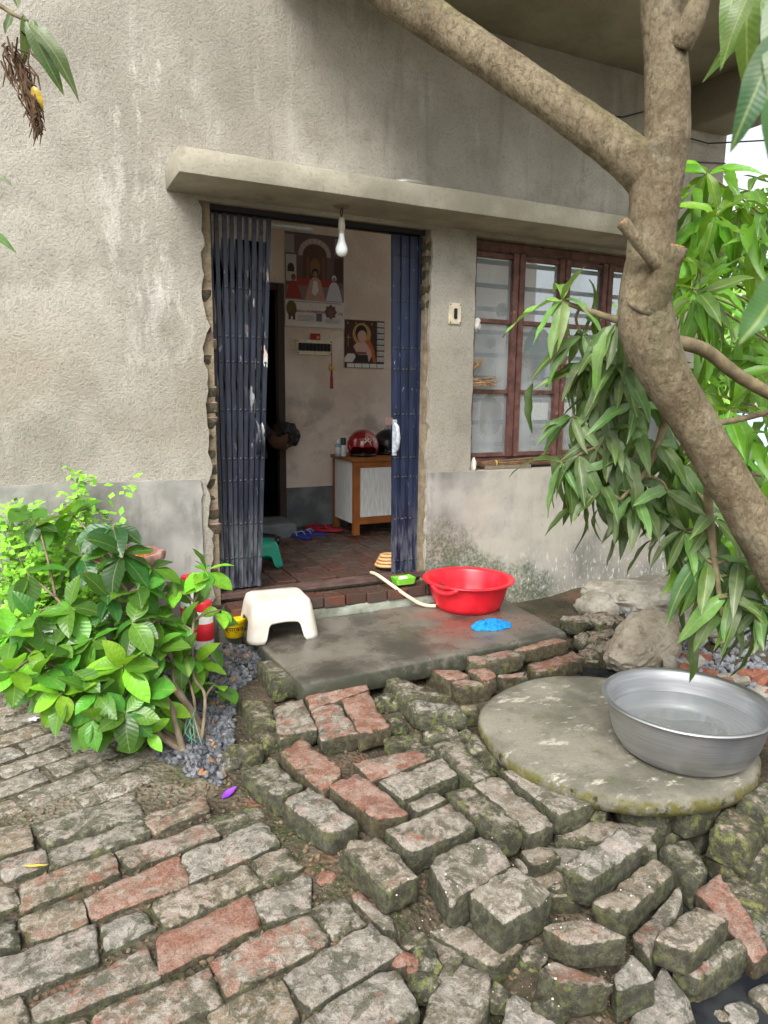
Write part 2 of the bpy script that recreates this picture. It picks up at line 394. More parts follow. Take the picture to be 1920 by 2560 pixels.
# ================================================================== house shell
YW = 3.663; ZD = 2.365; XL, XR = .845, 2.085; WX0, WX1, WZ0 = 2.405, 4.05, .985
XE = 4.42; FLZ = .35
house = empty('house', (2.0, YW, 0), 'grey rough-plastered house with open gate doorway and red-framed window', 'house')
def jag(z, s, a=.02): return a*(noise.noise(Vector((s, 0, z*7)))*1.2+noise.noise(Vector((s, 5, z*23)))*.8)
def jag_edge(x, z0, z1, s, a=.02, step=.035, sgn=1):
    n = int((z1-z0)/step); return [(x+jag(z0+(z1-z0)*i/n, s, a)*sgn, z0+(z1-z0)*i/n) for i in range(n+1)]
outline = [(-5, -.4)] + jag_edge(XL-.034, -.4, ZD, 1., .032) + jag_edge(XR+.02, -.4, ZD, 2., .018)[::-1]
outline += [(WX1, -.4), (WX1, WZ0)] + jag_edge(WX0, WZ0, ZD, 3., .006, .05) + [(WX1, ZD), (WX1, 6.), (-5, 6.)]
b = MB(); b.prism([Vector((x, YW, z)) for x, z in outline], (0, .025, 0)); wall = b.build('plaster_wall', M['plaster'], house)
b = MB(); b.box(WX1, XE, YW, YW+.24, -.4, 6.0); b.build('end_pier', M['plaster'], house)
# masonry behind the plaster
M['core'] = make_concrete('jamb_mortar', S(122, 109, 89), S(152, 139, 117), S(96, 82, 64), 14, .95, 1.)
b = MB(); b.box(-5, XL+.012, YW+.025, YW+.24, -.4, ZD); b.box(-5, WX1, YW+.025, YW+.24, ZD, 6.0)
b.box(XR-.002, WX0+.004, YW+.025, YW+.24, -.4, ZD); b.box(WX0+.004, WX1, YW+.025, YW+.24, -.4, WZ0)
core = b.build('masonry', M['core'], house)
# broken brick ends showing along the left jamb
jb = [rounded(.05, .05, .033, .01, .03, .006, 40+i) for i in range(4)]; jme = []
for i, (vs, fs) in enumerate(jb):
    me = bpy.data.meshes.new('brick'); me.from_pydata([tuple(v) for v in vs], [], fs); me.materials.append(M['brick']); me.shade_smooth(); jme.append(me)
for i in range(24):
    z = .42+.079*i
    if rnd.random() < .25: continue
    place('brick', jme[i % 4], (XL-.032+rnd.uniform(-.012, .014), YW+.068+rnd.uniform(0, .012), z), core, color=(rnd.uniform(.55, 1), .05, rnd.uniform(.3, .7), 1))
for i in range(5):
    place('brick', jme[i % 4], (XR+.044+rnd.uniform(-.012, .012), YW+.07, 2.28-.08*i), core, color=(rnd.uniform(.3, .8), .3, .3, 1))
# plinth bands
pl = [(-5, -.4)] + jag_edge(.762, -.4, 1.004, 6., .012) + [(-5, 1.06)]
b = MB(); b.prism([Vector((x, YW-.016, z)) for x, z in pl], (0, .02, 0)); b.build('plinth_band', M['plinth'], house)
pr = jag_edge(XR+.02, -.4, .984, 8., .008)[::-1] + [(XE, -.4), (XE, .955)]
b = MB(); b.prism([Vector((x, YW-.007, z)) for x, z in pr], (0, .01, 0)); b.build('plinth_band', M['plinth'], house)
b = MB(); b.box(-5, .75, YW-.022, YW-.0165, .985, 1.02); 
# rendered column crack / edge on the upper wall
led = rough_box('sunshade_ledge', .645, 4.34, 3.325, YW+.01, 2.385, 2.492, M['ledge'], house, .1, .004, .0016, 3, .6)
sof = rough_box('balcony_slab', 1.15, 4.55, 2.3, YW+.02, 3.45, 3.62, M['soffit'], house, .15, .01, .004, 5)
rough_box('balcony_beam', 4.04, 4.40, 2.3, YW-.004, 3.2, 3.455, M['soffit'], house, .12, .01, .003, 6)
# room shell
YB = 5.53; X0, X1 = .25, 4.3; ZC = 2.95; DX0, DX1, DZ = 1.32, 1.845, 2.29
M['plainwhite'] = make_concrete('room_limewash', S(222, 216, 206), S(234, 230, 222), None, 2)
b = MB(); b.box(X0, DX0, YB, YB+.12, 0, ZC); b.box(DX0, DX1, YB, YB+.12, DZ, ZC); b.box(DX1, X1, YB, YB+.12, 0, ZC)
b.build('room_wall', M['inner'], house)
b = MB(); b.box(DX1+.002, X1, YB-.008, YB+.001, .3, .675); b.build('dado', M['dado'], house)
b = MB(); b.box(X0-.12, X0, YW+.24, YB+.12, 0, .4); b.build('room_wall', M['plainwhite'], house)  # left wall cut low too, an added opening that brightens the room
b = MB()                                   # low end wall, left open above as an added gap to daylight the room
b.box(X1, XE, YW+.24, YB+.12, 0, .5)
b.build('room_wall', M['plainwhite'], house)
b = MB(); b.box(X0-.12, 3.0, YW+.24, YB+.12, ZC, ZC+.1); b.build('room_ceiling', M['plainwhite'], house)  # ceiling stops short, an added gap that lights the back wall
M['dark'] = simple('dark_room', (.03, .026, .022), .9)  # near-black finish puts the unlit room's darkness into the colour
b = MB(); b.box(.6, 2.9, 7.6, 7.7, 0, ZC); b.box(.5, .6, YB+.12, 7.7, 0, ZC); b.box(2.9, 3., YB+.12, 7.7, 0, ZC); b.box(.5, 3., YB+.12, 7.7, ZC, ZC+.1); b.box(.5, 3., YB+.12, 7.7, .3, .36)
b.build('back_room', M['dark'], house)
M['darkwood'] = simple('dark_door_wood', S(58, 46, 38), .6, bump=.3)
b = MB(); b.box(DX1-.06, DX1-.004, YB-.03, YB+.05, .36, DZ-.004); b.box(DX0, DX1-.062, YB-.028, YB+.05, DZ-.06, DZ-.004); b.build('door_frame', M['darkwood'], house, bevel=.004)
rough_box('door_step', 1.0, 1.80, 5.12, YB-.002, .33, .452, M['dado'], house, .1, .01, .004, 9)
# gate tracks
M['track'] = simple('dark_track_steel', S(34, 33, 36), .6, .2)
b = MB(); b.box(.80, 2.10, YW+.045, YW+.052, 2.338, 2.372); b.box(.80, 2.10, YW+.10, YW+.107, 2.338, 2.372); b.box(.80, 2.10, YW+.045, YW+.107, 2.365, 2.374); b.build('gate_track', M['track'], house)
M['railrust'] = simple('worn_rail', S(104, 84, 78), .55, .2, .3, 12, .3)
b = MB(); b.box(.86, 2.12, YW+.02, YW+.06, .345, .362); b.box(.86, 2.12, YW+.02, YW+.026, .362, .378); b.box(.86, 2.12, YW+.085, YW+.092, .345, .372)
b.box(1.30, 1.312, YW+.0, YW+.012, .27, .345)
b.build('gate_rail', M['railrust'], house, bevel=.002)
# ---------------------------------------------------------- brick floor of the room
floor = empty('room_floor', (2.3, 4.6, .3), kind='structure')
b = MB(); b.box(X0, X1, YW+.0, YB+.0, .0, .318); b.build('floor_bed', M['earth'], floor)
def frog_brick(name, lx, ly, h, mat, seed):
    bm = bmesh.new(); bmesh.ops.create_cube(bm, size=1)
    bmesh.ops.scale(bm, vec=(lx, ly, h), verts=bm.verts)
    tf = max(bm.faces, key=lambda f: f.calc_center_median().z)
    r1 = bmesh.ops.inset_individual(bm, faces=[tf], thickness=.022)
    r2 = bmesh.ops.inset_individual(bm, faces=[tf], thickness=.008)
    for v in tf.verts: v.co.z -= .008
    bmesh.ops.bevel(bm, geom=[e for e in bm.edges if e.calc_length() > .05 and not any(f is tf for f in e.link_faces)], offset=.004, segments=1, affect='EDGES')
    for v in bm.verts: v.co += noise.noise_vector(v.co*20+Vector((seed, 0, 0)))*.003
    me = bpy.data.meshes.new(name); bm.to_mesh(me); bm.free(); me.materials.append(mat); return me
def make_floor_brick():
    t = NT('worn_floor_brick'); oi = t.n('ShaderNodeObjectInfo'); a = t.noise(9, 6, .65); f = t.noise(60, 5, .7)
    c = t.mix(oi.outputs['Random'], S(70, 44, 36), S(104, 66, 53)); c = t.mix(t.ramp(a, .40, .57, 0, .85), c, S(66, 58, 51))
    x, y, z = t.sep(t.pos)
    c = t.mix(t.math('MULTIPLY', t.ramp(t.noise(2.5, 4), .4, .6), t.ramp(y, 4.1, 4.6, 0, .9)), c, S(80, 73, 64))
    return t.fin(c, t.ramp(a, .35, .65, .28, .75), t.bump(f, .6, .008), .4)
M['floorbrick'] = make_floor_brick()
fb = [frog_brick('brick', .122, .244, .075, M['floorbrick'], i) for i in range(5)]
for i in range(18):
    x = .92+.1285*i
    for j in range(7):
        y = YW+.24+.125+.253*j + (.12 if i % 2 else 0)-.12
        if y > YB-.1: continue
        place('brick', fb[(i*3+j*7) % 5], (x, y, FLZ-.0375+rnd.uniform(-.006, .003)), floor, rot=(rnd.uniform(-.012, .012), rnd.uniform(-.015, .015), rnd.uniform(-.02, .02)))
# ---------------------------------------------------------- outer brick step and cement riser
step = empty('door_step', (1.5, 3.58, .2), 'low brick doorstep with mossy cement riser below the gate rail', 'step')
M['riser'] = make_concrete('mossy_riser', S(120, 122, 108), S(158, 164, 150), S(86, 96, 62), 7, .8, .5)
rough_box('riser', .80, 2.14, 3.505, 3.66, .08, .285, M['riser'], step, .06, .012, .005, 11)
for i in range(10):
    o = place('brick', fb[i % 5], (.93+.1285*i, 3.575+rnd.uniform(-.006, .006), .312+rnd.uniform(-.008, .004)), step, rot=(rnd.uniform(-.04, .04)-.03, rnd.uniform(-.03, .03), rnd.uniform(-.03, .03)), scale=(1, .62, .75))
# ================================================================== window
M['redframe'] = None
def make_redframe():
    t = NT('faded_red_window_paint'); a = t.noise(14, 5, .65); f = t.noise(90, 5, .7)
    c = t.mix(t.ramp(a, .35, .65), S(84, 56, 50), S(114, 80, 72)); c = t.mix(t.ramp(f, .56, .68, 0, .6), c, S(70, 50, 46)); c = t.mix(t.ramp(t.noise(24, 5), .62, .72, 0, .5), c, S(176, 150, 138))
    return t.fin(c, .65, t.bump(f, .4, .004), .35)
M['redframe'] = make_redframe()
def make_glass():
    t = NT('grimy_figured_glass'); a = t.noise(4, 3, .5, stretch=(1, 1, .4)); fine = t.noise(160, 2, .5)
    tr = t.n('ShaderNodeBsdfTransparent'); tr.inputs[0].default_value = (.86, .89, .90, 1)
    t.put(t.b.inputs['Base Color'], t.mix(t.ramp(a, .35, .7), S(158, 164, 168), S(190, 195, 197))); t.b.inputs['Roughness'].default_value = .22
    t.l(t.bump(fine, .3, .002), t.b.inputs['Normal'])
    mx = t.n('ShaderNodeMixShader'); t.l(t.ramp(a, .3, .72, .32, .46), mx.inputs[0]); t.l(tr.outputs[0], mx.inputs[1]); t.l(t.b.outputs[0], mx.inputs[2]); t.l(mx.outputs[0], t.out.inputs[0])
    return t.m
M['glass'] = make_glass()
win = MB(); FY = 3.735
Zw = lambda x, y: CR(1140, 560, 3.352, x, y)
mull = [PY(*Zw(x, 900), FY).x for x in (500, 880)]; pitch = mull[1]-mull[0]
xs = [mull[0]-pitch+.0]+[mull[0]+pitch*i for i in range(5)]
zt, zb = ZD-.005, 1.03
mz = [(PY(*Zw(300, 815), FY).z), (PY(*Zw(280, 1405), FY).z)]
win.box(WX0-.1, WX1+.02, FY, FY+.07, zt-.055, zt)
wf = win.build('window', M['redframe'], house, bevel=.004)
b = MB(); b.box(WX0-.1, WX1+.02, FY, FY+.07, zb-.03, zb+.025); b.build('sill', M['redframe'], wf, bevel=.004)
for i, x in enumerate(xs[:-1]):
    x1 = xs[i+1]
    if x > WX1: break
    c = MB()
    for xx in (x+.004, x1-.046): c.box(xx, xx+.042, FY-.018, FY+.04, zb+.027, zt-.057)
    for zz in (zb+.03, mz[1]-.013, mz[0]-.013, zt-.095): c.box(x+.047, x1-.047, FY-.012, FY+.03, zz, zz+.026)
    c.build('casement_frame', M['redframe'], wf, bevel=.003)
    for (za, zc) in ((zb+.058, mz[1]-.013), (mz[1]+.013, mz[0]-.013), (mz[0]+.013, zt-.095)):
        g = MB(); g.box(x+.044, min(x1-.044, WX1+.0), FY+.008, FY+.012, za-.004, zc+.004); g.build('pane', M['glass'], wf)
M['bar'] = simple('grille_bar', S(84, 82, 80), .6)
for i in range(9):
    z = 1.12+.14*i; gb = MB(); gb.box(WX0-.05, WX1, FY+.07, FY+.082, z, z+.026); gb.build('grille_bar', M['bar'], wf)
# ================================================================== collapsible gate leaves
def make_gate(name, chip_bias, navy1, navy2):
    t = NT(name); x, y, z = t.sep(t.pos); a = t.noise(5, 5, .6, stretch=(6, 6, 1)); f = t.noise(60, 5, .7)
    c = t.mix(t.ramp(a, .3, .7), navy1, navy2)
    c = t.mix(t.ramp(t.noise(38, 5, .7, stretch=(1, 1, .35)), .62, .7, 0, .55), c, S(150, 158, 172))
    grey = t.ramp(z, .55, .9, .45, 0); c = t.mix(t.math('MULTIPLY', grey, t.ramp(a, .4, .6)), c, S(120, 124, 128))
    ch = t.ramp(t.noise(6, 3, .5, stretch=(3.2, 3, 1.1)), .58, .60)
    ch = t.math('MULTIPLY', ch, t.math('MULTIPLY', box01(t, z, 1.22, 2.05, .06), t.ramp(x, chip_bias, chip_bias+.1)))
    c = t.mix(ch, c, t.mix(t.ramp(t.noise(9, 2), .45, .55), S(196, 204, 198), S(196, 178, 168)))
    rs = t.math('MULTIPLY', t.ramp(t.noise(24, 5, .7), .62, .7), .7); c = t.mix(rs, c, S(70, 52, 48))
    return t.fin(c, t.ramp(a, .3, .7, .35, .6), t.bump(f, .25, .003), .5)
M['gateL'] = make_gate('navy_gate_paint', 1.02, S(22, 26, 37), S(36, 42, 58))
M['gateR'] = make_gate('blue_gate_paint', 9., S(19, 27, 49), S(30, 41, 71))
M['rivet'] = simple('rivet_steel', S(72, 70, 74), .5, .5)
def slat_mesh(w, d, z0, z1, mat, bow=0.):
    b = MB()                          # folded channel: face and two flanges
    b.box(-w/2, w/2, 0, .003, z0, z1); b.box(-w/2, -w/2+.003, .003, d, z0, z1); b.box(w/2-.003, w/2, .003, d, z0, z1); return b
def rivets(b, x, y, zs, r=.0075):
    for z in zs:
        n = 8; vs = [Vector((x, y-.006, z))]; 
        for rr, dy in ((r*.7, -.004), (r, 0)):
            for k in range(n):
                a = 2*math.pi*k/n; vs.append(Vector((x+rr*math.cos(a), y+dy, z+rr*math.sin(a))))
        fs = [(0, 1+k, 1+(k+1) % n) for k in range(n)]+[(1+k, 1+n+k, 1+n+(k+1) % n, 1+(k+1) % n) for k in range(n)]
        b.add(vs, fs)
def pull_handle(gate, x, y, z, mat, L=.17):
    b = MB(); b.bar((x, y-.004, z-L/2-.02), (x, y-.004, z+L/2+.02), .028, .004, (0, 1, 0))
    b.tube([(x, y-.005, z-L/2), (x+.004, y-.03, z-L*.36), (x+.006, y-.042, z), (x+.004, y-.03, z+L*.36), (x, y-.005, z+L/2)], [.010, .012, .013, .012, .010], 8)
    return b.build('handle', mat, gate, auto=40)
def leaf(name, label, xt, xb, n, wslat, zrow, mat, yg, z0, z1, diag, cat='gate'):
    g = empty(name, ((xb[0]+xb[1])/2, yg, z0), label, cat)
    for i in range(n):
        f = i/(n-1); a = Vector((xt[0]+(xt[1]-xt[0])*f, yg+(.012 if i % 2 else 0), z1)); c = Vector((xb[0]+(xb[1]-xb[0])*f, a.y, z0))
        b = MB(); d = (a-c).normalized(); w = wslat*(1 if i % 2 else 1.04)
        sh = lambda v: Vector((c.x+(a.x-c.x)*(v.z-z0)/(z1-z0)+v.x, c.y+v.y, v.z))
        sm = slat_mesh(w, .022, z0, z1, mat); sm.v = [sh(v) for v in sm.v]
        o = sm.build('slat', mat, g)
        r = MB(); rivets(r, 0, 0, zrow); r.v = [sh(v) for v in r.v]; tag(r.build('rivets', M['rivet'], o, smooth=True), kind='stuff')
    if diag:
        for zi, (za, zb_) in enumerate(diag):
            for i in range(n-1):
                f0 = i/(n-1); f1 = (i+1)/(n-1)
                zq = (min(za, zb_)-z0)/(z1-z0); e0 = xb[0]+(xt[0]-xb[0])*zq; e1 = xb[1]+(xt[1]-xb[1])*zq; xa = e0+(e1-e0)*f0; xc = e0+(e1-e0)*f1
                b = MB(); b.bar((xa, yg+.026, za), (xc, yg+.026, zb_), .020, .004, (0, 1, 0)); b.build('cross_bar', mat, g)
                b = MB(); b.bar((xc, yg+.032, za), (xa, yg+.032, zb_), .020, .004, (0, 1, 0)); b.build('cross_bar', mat, g)
    return g
YG = YW+.072
zr = lambda px, py, d0=(0,0): PY(px/K, py/K, YG).z
rowsL = [zr(600, y) for y in (578, 720, 842, 905, 1025, 1147, 1202, 1310, 1395)]
xtL = (PY(452, 470, YG).x, PY(582, 470, YG).x); xbL = (PY(482, 1255, YG).x, PY(560, 1255, YG).x)
gateL = leaf('collapsible_gate', 'navy collapsible gate leaf pushed open with patches of peeled paint', xtL, xbL, 9, .0205, rowsL, M['gateL'], YG, .385, 2.335,
             [(1.86, 2.22), (2.22, 1.86), (1.50, 1.86), (1.20, 1.46), (.8, 1.1)])
pull_handle(gateL, xbL[1]-.004+.01, YG+.012, PY(566, 945, YG).z, M['gateL'])
rowsR = [zr(1020, y) for y in (640, 754, 871, 924, 1036, 1144, 1192, 1296, 1400, 1430)]
xtR = (PY(853, 520, YG).x, PY(920, 520, YG).x); xbR = (PY(853, 1240, YG).x, PY(909, 1240, YG).x)
gateR = leaf('collapsible_gate', 'blue collapsible gate leaf folded tight with white handle beside the light switch', xtR, xbR, 8, (xtR[1]-xtR[0])/7*.94, rowsR, M['gateR'], YG, .375, 2.33, None)
M['chippedwhite'] = simple('chipped_handle', S(178, 186, 192), .5, .1, .3, 40)
pull_handle(gateR, xtR[0]+.012, YG, PY(858, 945, YG).z, M['chippedwhite'])
b = MB(); b.box(xtR[0]-.05, xtR[0]+.0, YG-.004, YG+.002, 1.265, 1.31); b.build('latch', M['railrust'], gateR, bevel=.002)
# ================================================================== light bulb, switch, wires, ledge ring
bp = PZ(738, 445, 2.385)
M['bulbholder'] = simple('bulb_holder', S(176, 170, 154), .5); M['bulb'] = simple('bulb_glass', S(232, 238, 238), .25, spec=.6, var=.02); M['wire'] = simple('black_wire', (.02, .02, .02), .5)
bulb = empty('light_bulb', (bp.x, bp.y, 2.2), 'white bulb hanging on a wire from the ledge over the gate', 'bulb')
b = MB(); b.tube([(bp.x, bp.y, 2.39), (bp.x+.006, bp.y, 2.36), (bp.x-.003, bp.y, 2.325)], .003, 6); b.tube([(bp.x+.01, bp.y, 2.39), (bp.x-.008, bp.y, 2.355), (bp.x+.003, bp.y, 2.325)], .003, 6); b.build('wire', M['wire'], bulb)
b = MB(); b.lathe([(.004, .125), (.014, .122), (.016, .1), (.018, .085), (.0175, .062), (.014, .06), (.014, .045)], 20, (bp.x, bp.y, 2.205)); b.build('holder', M['bulbholder'], bulb, auto=40)
b = MB(); b.lathe([(.0135, .046), (.014, .03), (.02, .005), (.029, -.02), (.031, -.033), (.029, -.046), (.02, -.06), (.008, -.066), (.0005, -.067)], 24, (bp.x, bp.y, 2.205)); b.build('bulb_globe', M['bulb'], bulb, smooth=True)
b = MB(); b.lathe([(.0, 0), (.04, .001), (.045, .006)], 14, (bp.x, bp.y, 2.378)); b.build('ceiling_hole', M['core'], bulb)
sp = PY(981, 678, YW)
M['switchplate'] = simple('aged_switch_plate', S(214, 204, 178), .5, var=.15); M['black'] = simple('black_plastic', (.015, .015, .016), .35)
sw = empty('light_switch', sp, 'square cream switch plate with one black rocker beside the gate', 'switch')
b = MB(); b.box(sp.x-.042, sp.x+.042, YW-.014, YW+.001, sp.z-.06, sp.z+.06); b.build('plate', M['switchplate'], sw, bevel=.004)
b = MB(); b.box(sp.x-.011, sp.x+.011, YW-.022, YW-.0135, sp.z-.03, sp.z+.03); b.build('rocker', M['black'], sw, bevel=.003)
b = MB()
for dx, dz in ((-.034, .05), (.034, .05), (-.034, -.05), (.034, -.05)):
    b.tube([(sp.x+dx, YW-.0165, sp.z+dz), (sp.x+dx, YW-.013, sp.z+dz)], .004, 8)
tag(b.build('screws', M['rivet'], sw), kind='stuff')
wa = [PY(1300, 250, YW-.02), PY(1345, 253, YW-.02), PY(1395, 240, YW-.03), PY(1480, 296, YW-.03), PY(1530, 310, YW-.03), PY(1659, 303, YW-.2), PY(1780, 280, YW-.4)]
wb = [PY(1300, 330, YW-.01), PY(1400, 345, YW-.01), PY(1500, 350, YW-.012), PY(1567, 353, YW-.012)]
b = MB(); b.tube(wa, .005, 6); tag(b.build('cable', M['wire'], None, smooth=True), 'black cable sagging along the wall under the balcony beam', 'cable', )
b = MB(); b.tube(wb, .0045, 6); tag(b.build('cable', M['wire'], None, smooth=True), 'black cable running straight across the end pier of the wall', 'cable')
rp = PZ(885, 396, 2.492); rp.y = 3.42; rp.x = PY(885, 396, 3.42).x
b = MB(); ring = [(rp.x+.085*math.cos(a*math.pi/12), rp.y+.06*math.sin(a*math.pi/12), 2.505) for a in range(25)]; b.tube(ring, .014, 8, False)
tag(b.build('metal_ring', simple('dull_steel', S(150, 148, 140), .45, .4), None, smooth=True), 'grey ring lying on top of the concrete ledge', 'ring')
CROP = {'A1':(0,2007),'A2':(0,1707),'A3':(480,2007),'A4':(560,1607),'B1':(960,2007),'B2':(1367,2007),'B3':(1000,1560),'B4':(1367,1400)}
# traced top faces: crop, four corners, height, thickness, kind, bare red, moss, paleness
TRACED = [
('A1',-200,220,225,150,240,320,-200,450,0.08,0.07,'p',0.2,0.3,0.5),
('A1',240,150,1000,-90,1080,100,370,300,0.08,0.07,'p',0.15,0.6,0.45),
('A1',0,430,330,330,360,470,10,590,0.08,0.07,'p',0.25,0.3,0.5),
('A1',375,330,1080,110,1110,240,385,490,0.08,0.07,'p',0.1,0.6,0.4),
('A1',1080,100,1540,-70,1560,60,1112,230,0.08,0.07,'p',0.35,0.3,0.6),
('A1',160,600,840,360,890,520,170,800,0.08,0.07,'p',0.3,0.3,0.5),
('A1',880,350,1560,130,1630,250,1000,480,0.08,0.07,'p',0.3,0.3,0.5),
('A1',-150,650,130,600,150,750,-150,880,0.08,0.07,'p',0.1,0.4,0.55),
('A1',650,690,1330,390,1430,585,710,860,0.083,0.07,'p',0.5,0.2,0.6),
('A1',120,870,610,680,655,890,250,1040,0.08,0.07,'p',0.25,0.4,0.55),
('A1',-200,960,100,870,150,1070,-200,1180,0.08,0.07,'p',0.1,0.6,0.4),
('A1',-60,1175,700,900,720,1185,-60,1490,0.083,0.07,'p',0.15,0.4,0.5),
('A1',760,890,1060,775,1160,930,790,1110,0.08,0.07,'p',0.15,0.3,0.5),
('A1',260,1500,1080,1075,1190,1310,300,1650,0.083,0.07,'p',0.35,0.3,0.55),
('A1',-100,1480,160,1430,250,1620,-100,1800,0.08,0.07,'p',0.1,0.4,0.5),
('A1',710,1570,1540,1240,1655,1500,800,1850,0.083,0.07,'p',0.3,0.35,0.6),
('A1',300,1750,640,1600,700,1750,400,1900,0.08,0.07,'p',0.3,0.35,0.6),
('A3',-70,380,540,130,650,300,0,570,0.083,0.07,'p',0.2,0.35,0.55),
('A3',130,100,490,0,560,110,200,240,0.075,0.07,'p',0.1,0.8,0.4),
('A3',-290,740,400,450,510,600,-170,920,0.083,0.07,'p',0.15,0.45,0.5),
('A3',445,430,700,320,830,480,530,610,0.08,0.07,'p',0.02,0.5,0.5),
('A3',-260,980,400,700,535,905,-225,1275,0.083,0.07,'p',0.95,0.25,0.5),
('A3',440,690,880,515,885,785,550,890,0.082,0.07,'p',0.05,0.35,0.55),
('A3',890,780,1130,680,1310,890,1060,1010,0.08,0.07,'p',0.02,0.55,0.45),
('A3',150,1170,870,820,1040,1020,280,1420,0.083,0.07,'p',0.4,0.35,0.6),
('A3',690,1270,1330,890,1560,1110,900,1540,0.085,0.07,'p',0.05,0.2,0.55),
('A3',130,1590,640,1300,820,1610,300,1900,0.082,0.07,'p',0.15,0.45,0.55),
('A3',820,1640,1490,1220,1700,1520,1020,2000,0.085,0.07,'p',0.2,0.4,0.55),
('A3',1165,680,1270,625,1540,895,1430,945,0.08,0.07,'p',0.3,0.1,0.5),
('A4',110,940,370,850,590,1065,420,1165,0.15,0.08,'r',0.1,0.7,0.5),
('A4',410,830,590,710,910,970,740,1110,0.155,0.08,'r',0.55,0.35,0.55),
('A4',415,1165,650,1085,1010,1340,770,1430,0.155,0.085,'r',0.25,0.4,0.5),
('A4',765,1060,1020,960,1400,1270,1150,1330,0.155,0.085,'r',0.65,0.2,0.5),
('A4',960,880,1450,790,1550,880,1110,1020,0.15,0.08,'r',0.5,0.2,0.55),
('B3',-180,1160,320,1010,435,1125,30,1290,0.15,0.08,'r',0.15,0.25,0.5),
('B3',35,1300,270,1240,345,1320,110,1415,0.15,0.08,'r',0.05,0.3,0.5),
('B1',20,200,490,10,685,175,195,365,0.155,0.085,'r',0.25,0.3,0.45),
('A3',1110,310,1430,240,1690,540,1460,680,0.15,0.085,'r',0.2,0.45,0.6),
('B1',330,420,750,210,970,440,500,740,0.155,0.1,'r',0.12,0.15,0.6),
('B1',610,670,970,470,1280,680,890,890,0.165,0.1,'r',0.02,0.2,0.7),
('B3',330,1255,540,1190,940,1530,740,1600,0.15,0.085,'r',0.05,0.75,0.4),
('B3',550,1190,740,1130,1160,1490,970,1580,0.15,0.08,'r',0.05,0.35,0.5),
('B3',770,1120,980,1060,1480,1330,1180,1430,0.15,0.08,'r',0.05,0.35,0.7),
('B3',220,900,440,850,700,1120,550,1180,0.15,0.08,'r',0.05,0.55,0.5),
('A4',355,455,590,420,700,650,405,690,0.14,0.08,'r',0.3,0.25,0.5),
('A4',645,490,850,440,1010,660,730,720,0.14,0.08,'r',0.4,0.3,0.5),
('A4',880,410,1080,365,1250,620,1010,680,0.14,0.08,'r',0.8,0.25,0.5),
('A4',590,370,1020,250,1095,340,650,480,0.145,0.08,'r',0.55,0.3,0.55),
('A4',120,400,340,430,390,590,200,590,0.14,0.1,'r',0.02,0.9,0.3),
('A4',245,130,430,110,590,255,370,300,0.19,0.1,'r',0.02,0.9,0.35),
('A4',1180,250,1260,245,1700,400,1340,410,0.145,0.09,'r',0.25,0.8,0.45),
('A4',1340,419,1740,449,1840,549,1430,519,0.15,0.08,'r',0.15,0.7,0.55),
('B3',-130,860,150,780,190,850,-60,920,0.12,0.06,'r',0.05,0.95,0.4),
('B3',190,320,440,340,540,390,380,420,0.15,0.09,'s',0.6,0.4,0.2),
('B3',370,420,480,400,710,450,430,470,0.14,0.1,'s',0.5,0.5,0.15),
('B3',490,250,870,190,935,240,570,300,0.19,0.07,'s',0.45,0.6,0.35),
('B3',510,345,650,310,740,400,640,430,0.16,0.04,'s',0.7,0.3,0.2),
('B3',850,175,1170,90,1265,115,940,190,0.2,0.08,'s',0.75,0.3,0.2),
('B3',950,310,1290,200,1385,260,1030,380,0.12,0.08,'s',0.6,0.6,0.25),
('B3',720,390,940,330,970,370,780,410,0.13,0.05,'s',0.4,0.3,0.35),
('B3',430,590,580,590,600,640,450,640,0.11,0.08,'s',0.1,0.6,0.3),
('B1',1030,340,1230,270,1340,365,1130,450,0.11,0.09,'l',0.02,0.4,0.45),
('B1',960,400,1010,380,1110,500,1010,500,0.1,0.06,'l',0.15,0.2,0.5),
('B1',1200,590,1320,550,1390,620,1290,640,0.08,0.09,'l',0.02,0.4,0.5),
('B1',320,950,450,850,1050,1080,810,1240,0.07,0.08,'l',0.05,0.4,0.5),
('B1',440,1090,815,1245,740,1750,250,1750,0.06,0.07,'l',0.05,0.3,0.55),
('B1',930,1410,1060,1420,1500,1800,850,1800,0.05,0.07,'l',0.05,0.1,0.75),
('B2',-90,1240,60,1160,520,1330,200,1420,0.11,0.1,'l',0.35,0.5,0.45),
('B2',-40,890,300,840,605,1000,190,1060,0.14,0.08,'l',0.3,0.3,0.3),
('B2',110,490,530,195,730,300,340,560,0.13,0.1,'l',0.03,0.35,0.5),
('B2',330,740,800,390,965,480,590,860,0.09,0.09,'l',0.03,0.35,0.5),
('B2',640,990,1000,620,1030,770,780,1180,0.02,0.08,'l',0.2,0.3,0.5),
('B2',790,1010,1100,740,1390,830,1090,1120,0.08,0.08,'l',0.12,0.4,0.6),
('B2',930,1240,1430,1020,1520,1090,1130,1340,0.0,0.08,'l',0.3,0.5,0.5),
('B2',560,1680,870,1205,1150,1530,800,1900,-0.01,0.07,'l',0.1,0.15,0.55),
('B2',480,1250,640,1150,825,1290,530,1410,0.07,0.1,'l',0.03,0.35,0.5),
('B2',1100,650,1310,540,1690,1080,1560,1150,0.0,0.07,'l',0.6,0.05,0.55),
('B2',810,350,1060,250,1210,500,1110,620,0.02,0.09,'l',0.1,0.85,0.25),
]
def shade(r, g, b_): return (r, g, b_, 1)
ctrl = []                                   # ground heights known at places: x, y, z, reach
path = empty('brick_path', (.3, 1.8, .0), kind='structure')
raised = empty('raised_brick_path', (1.0, 2.0, .05), kind='structure')
nb = 0; loose = []
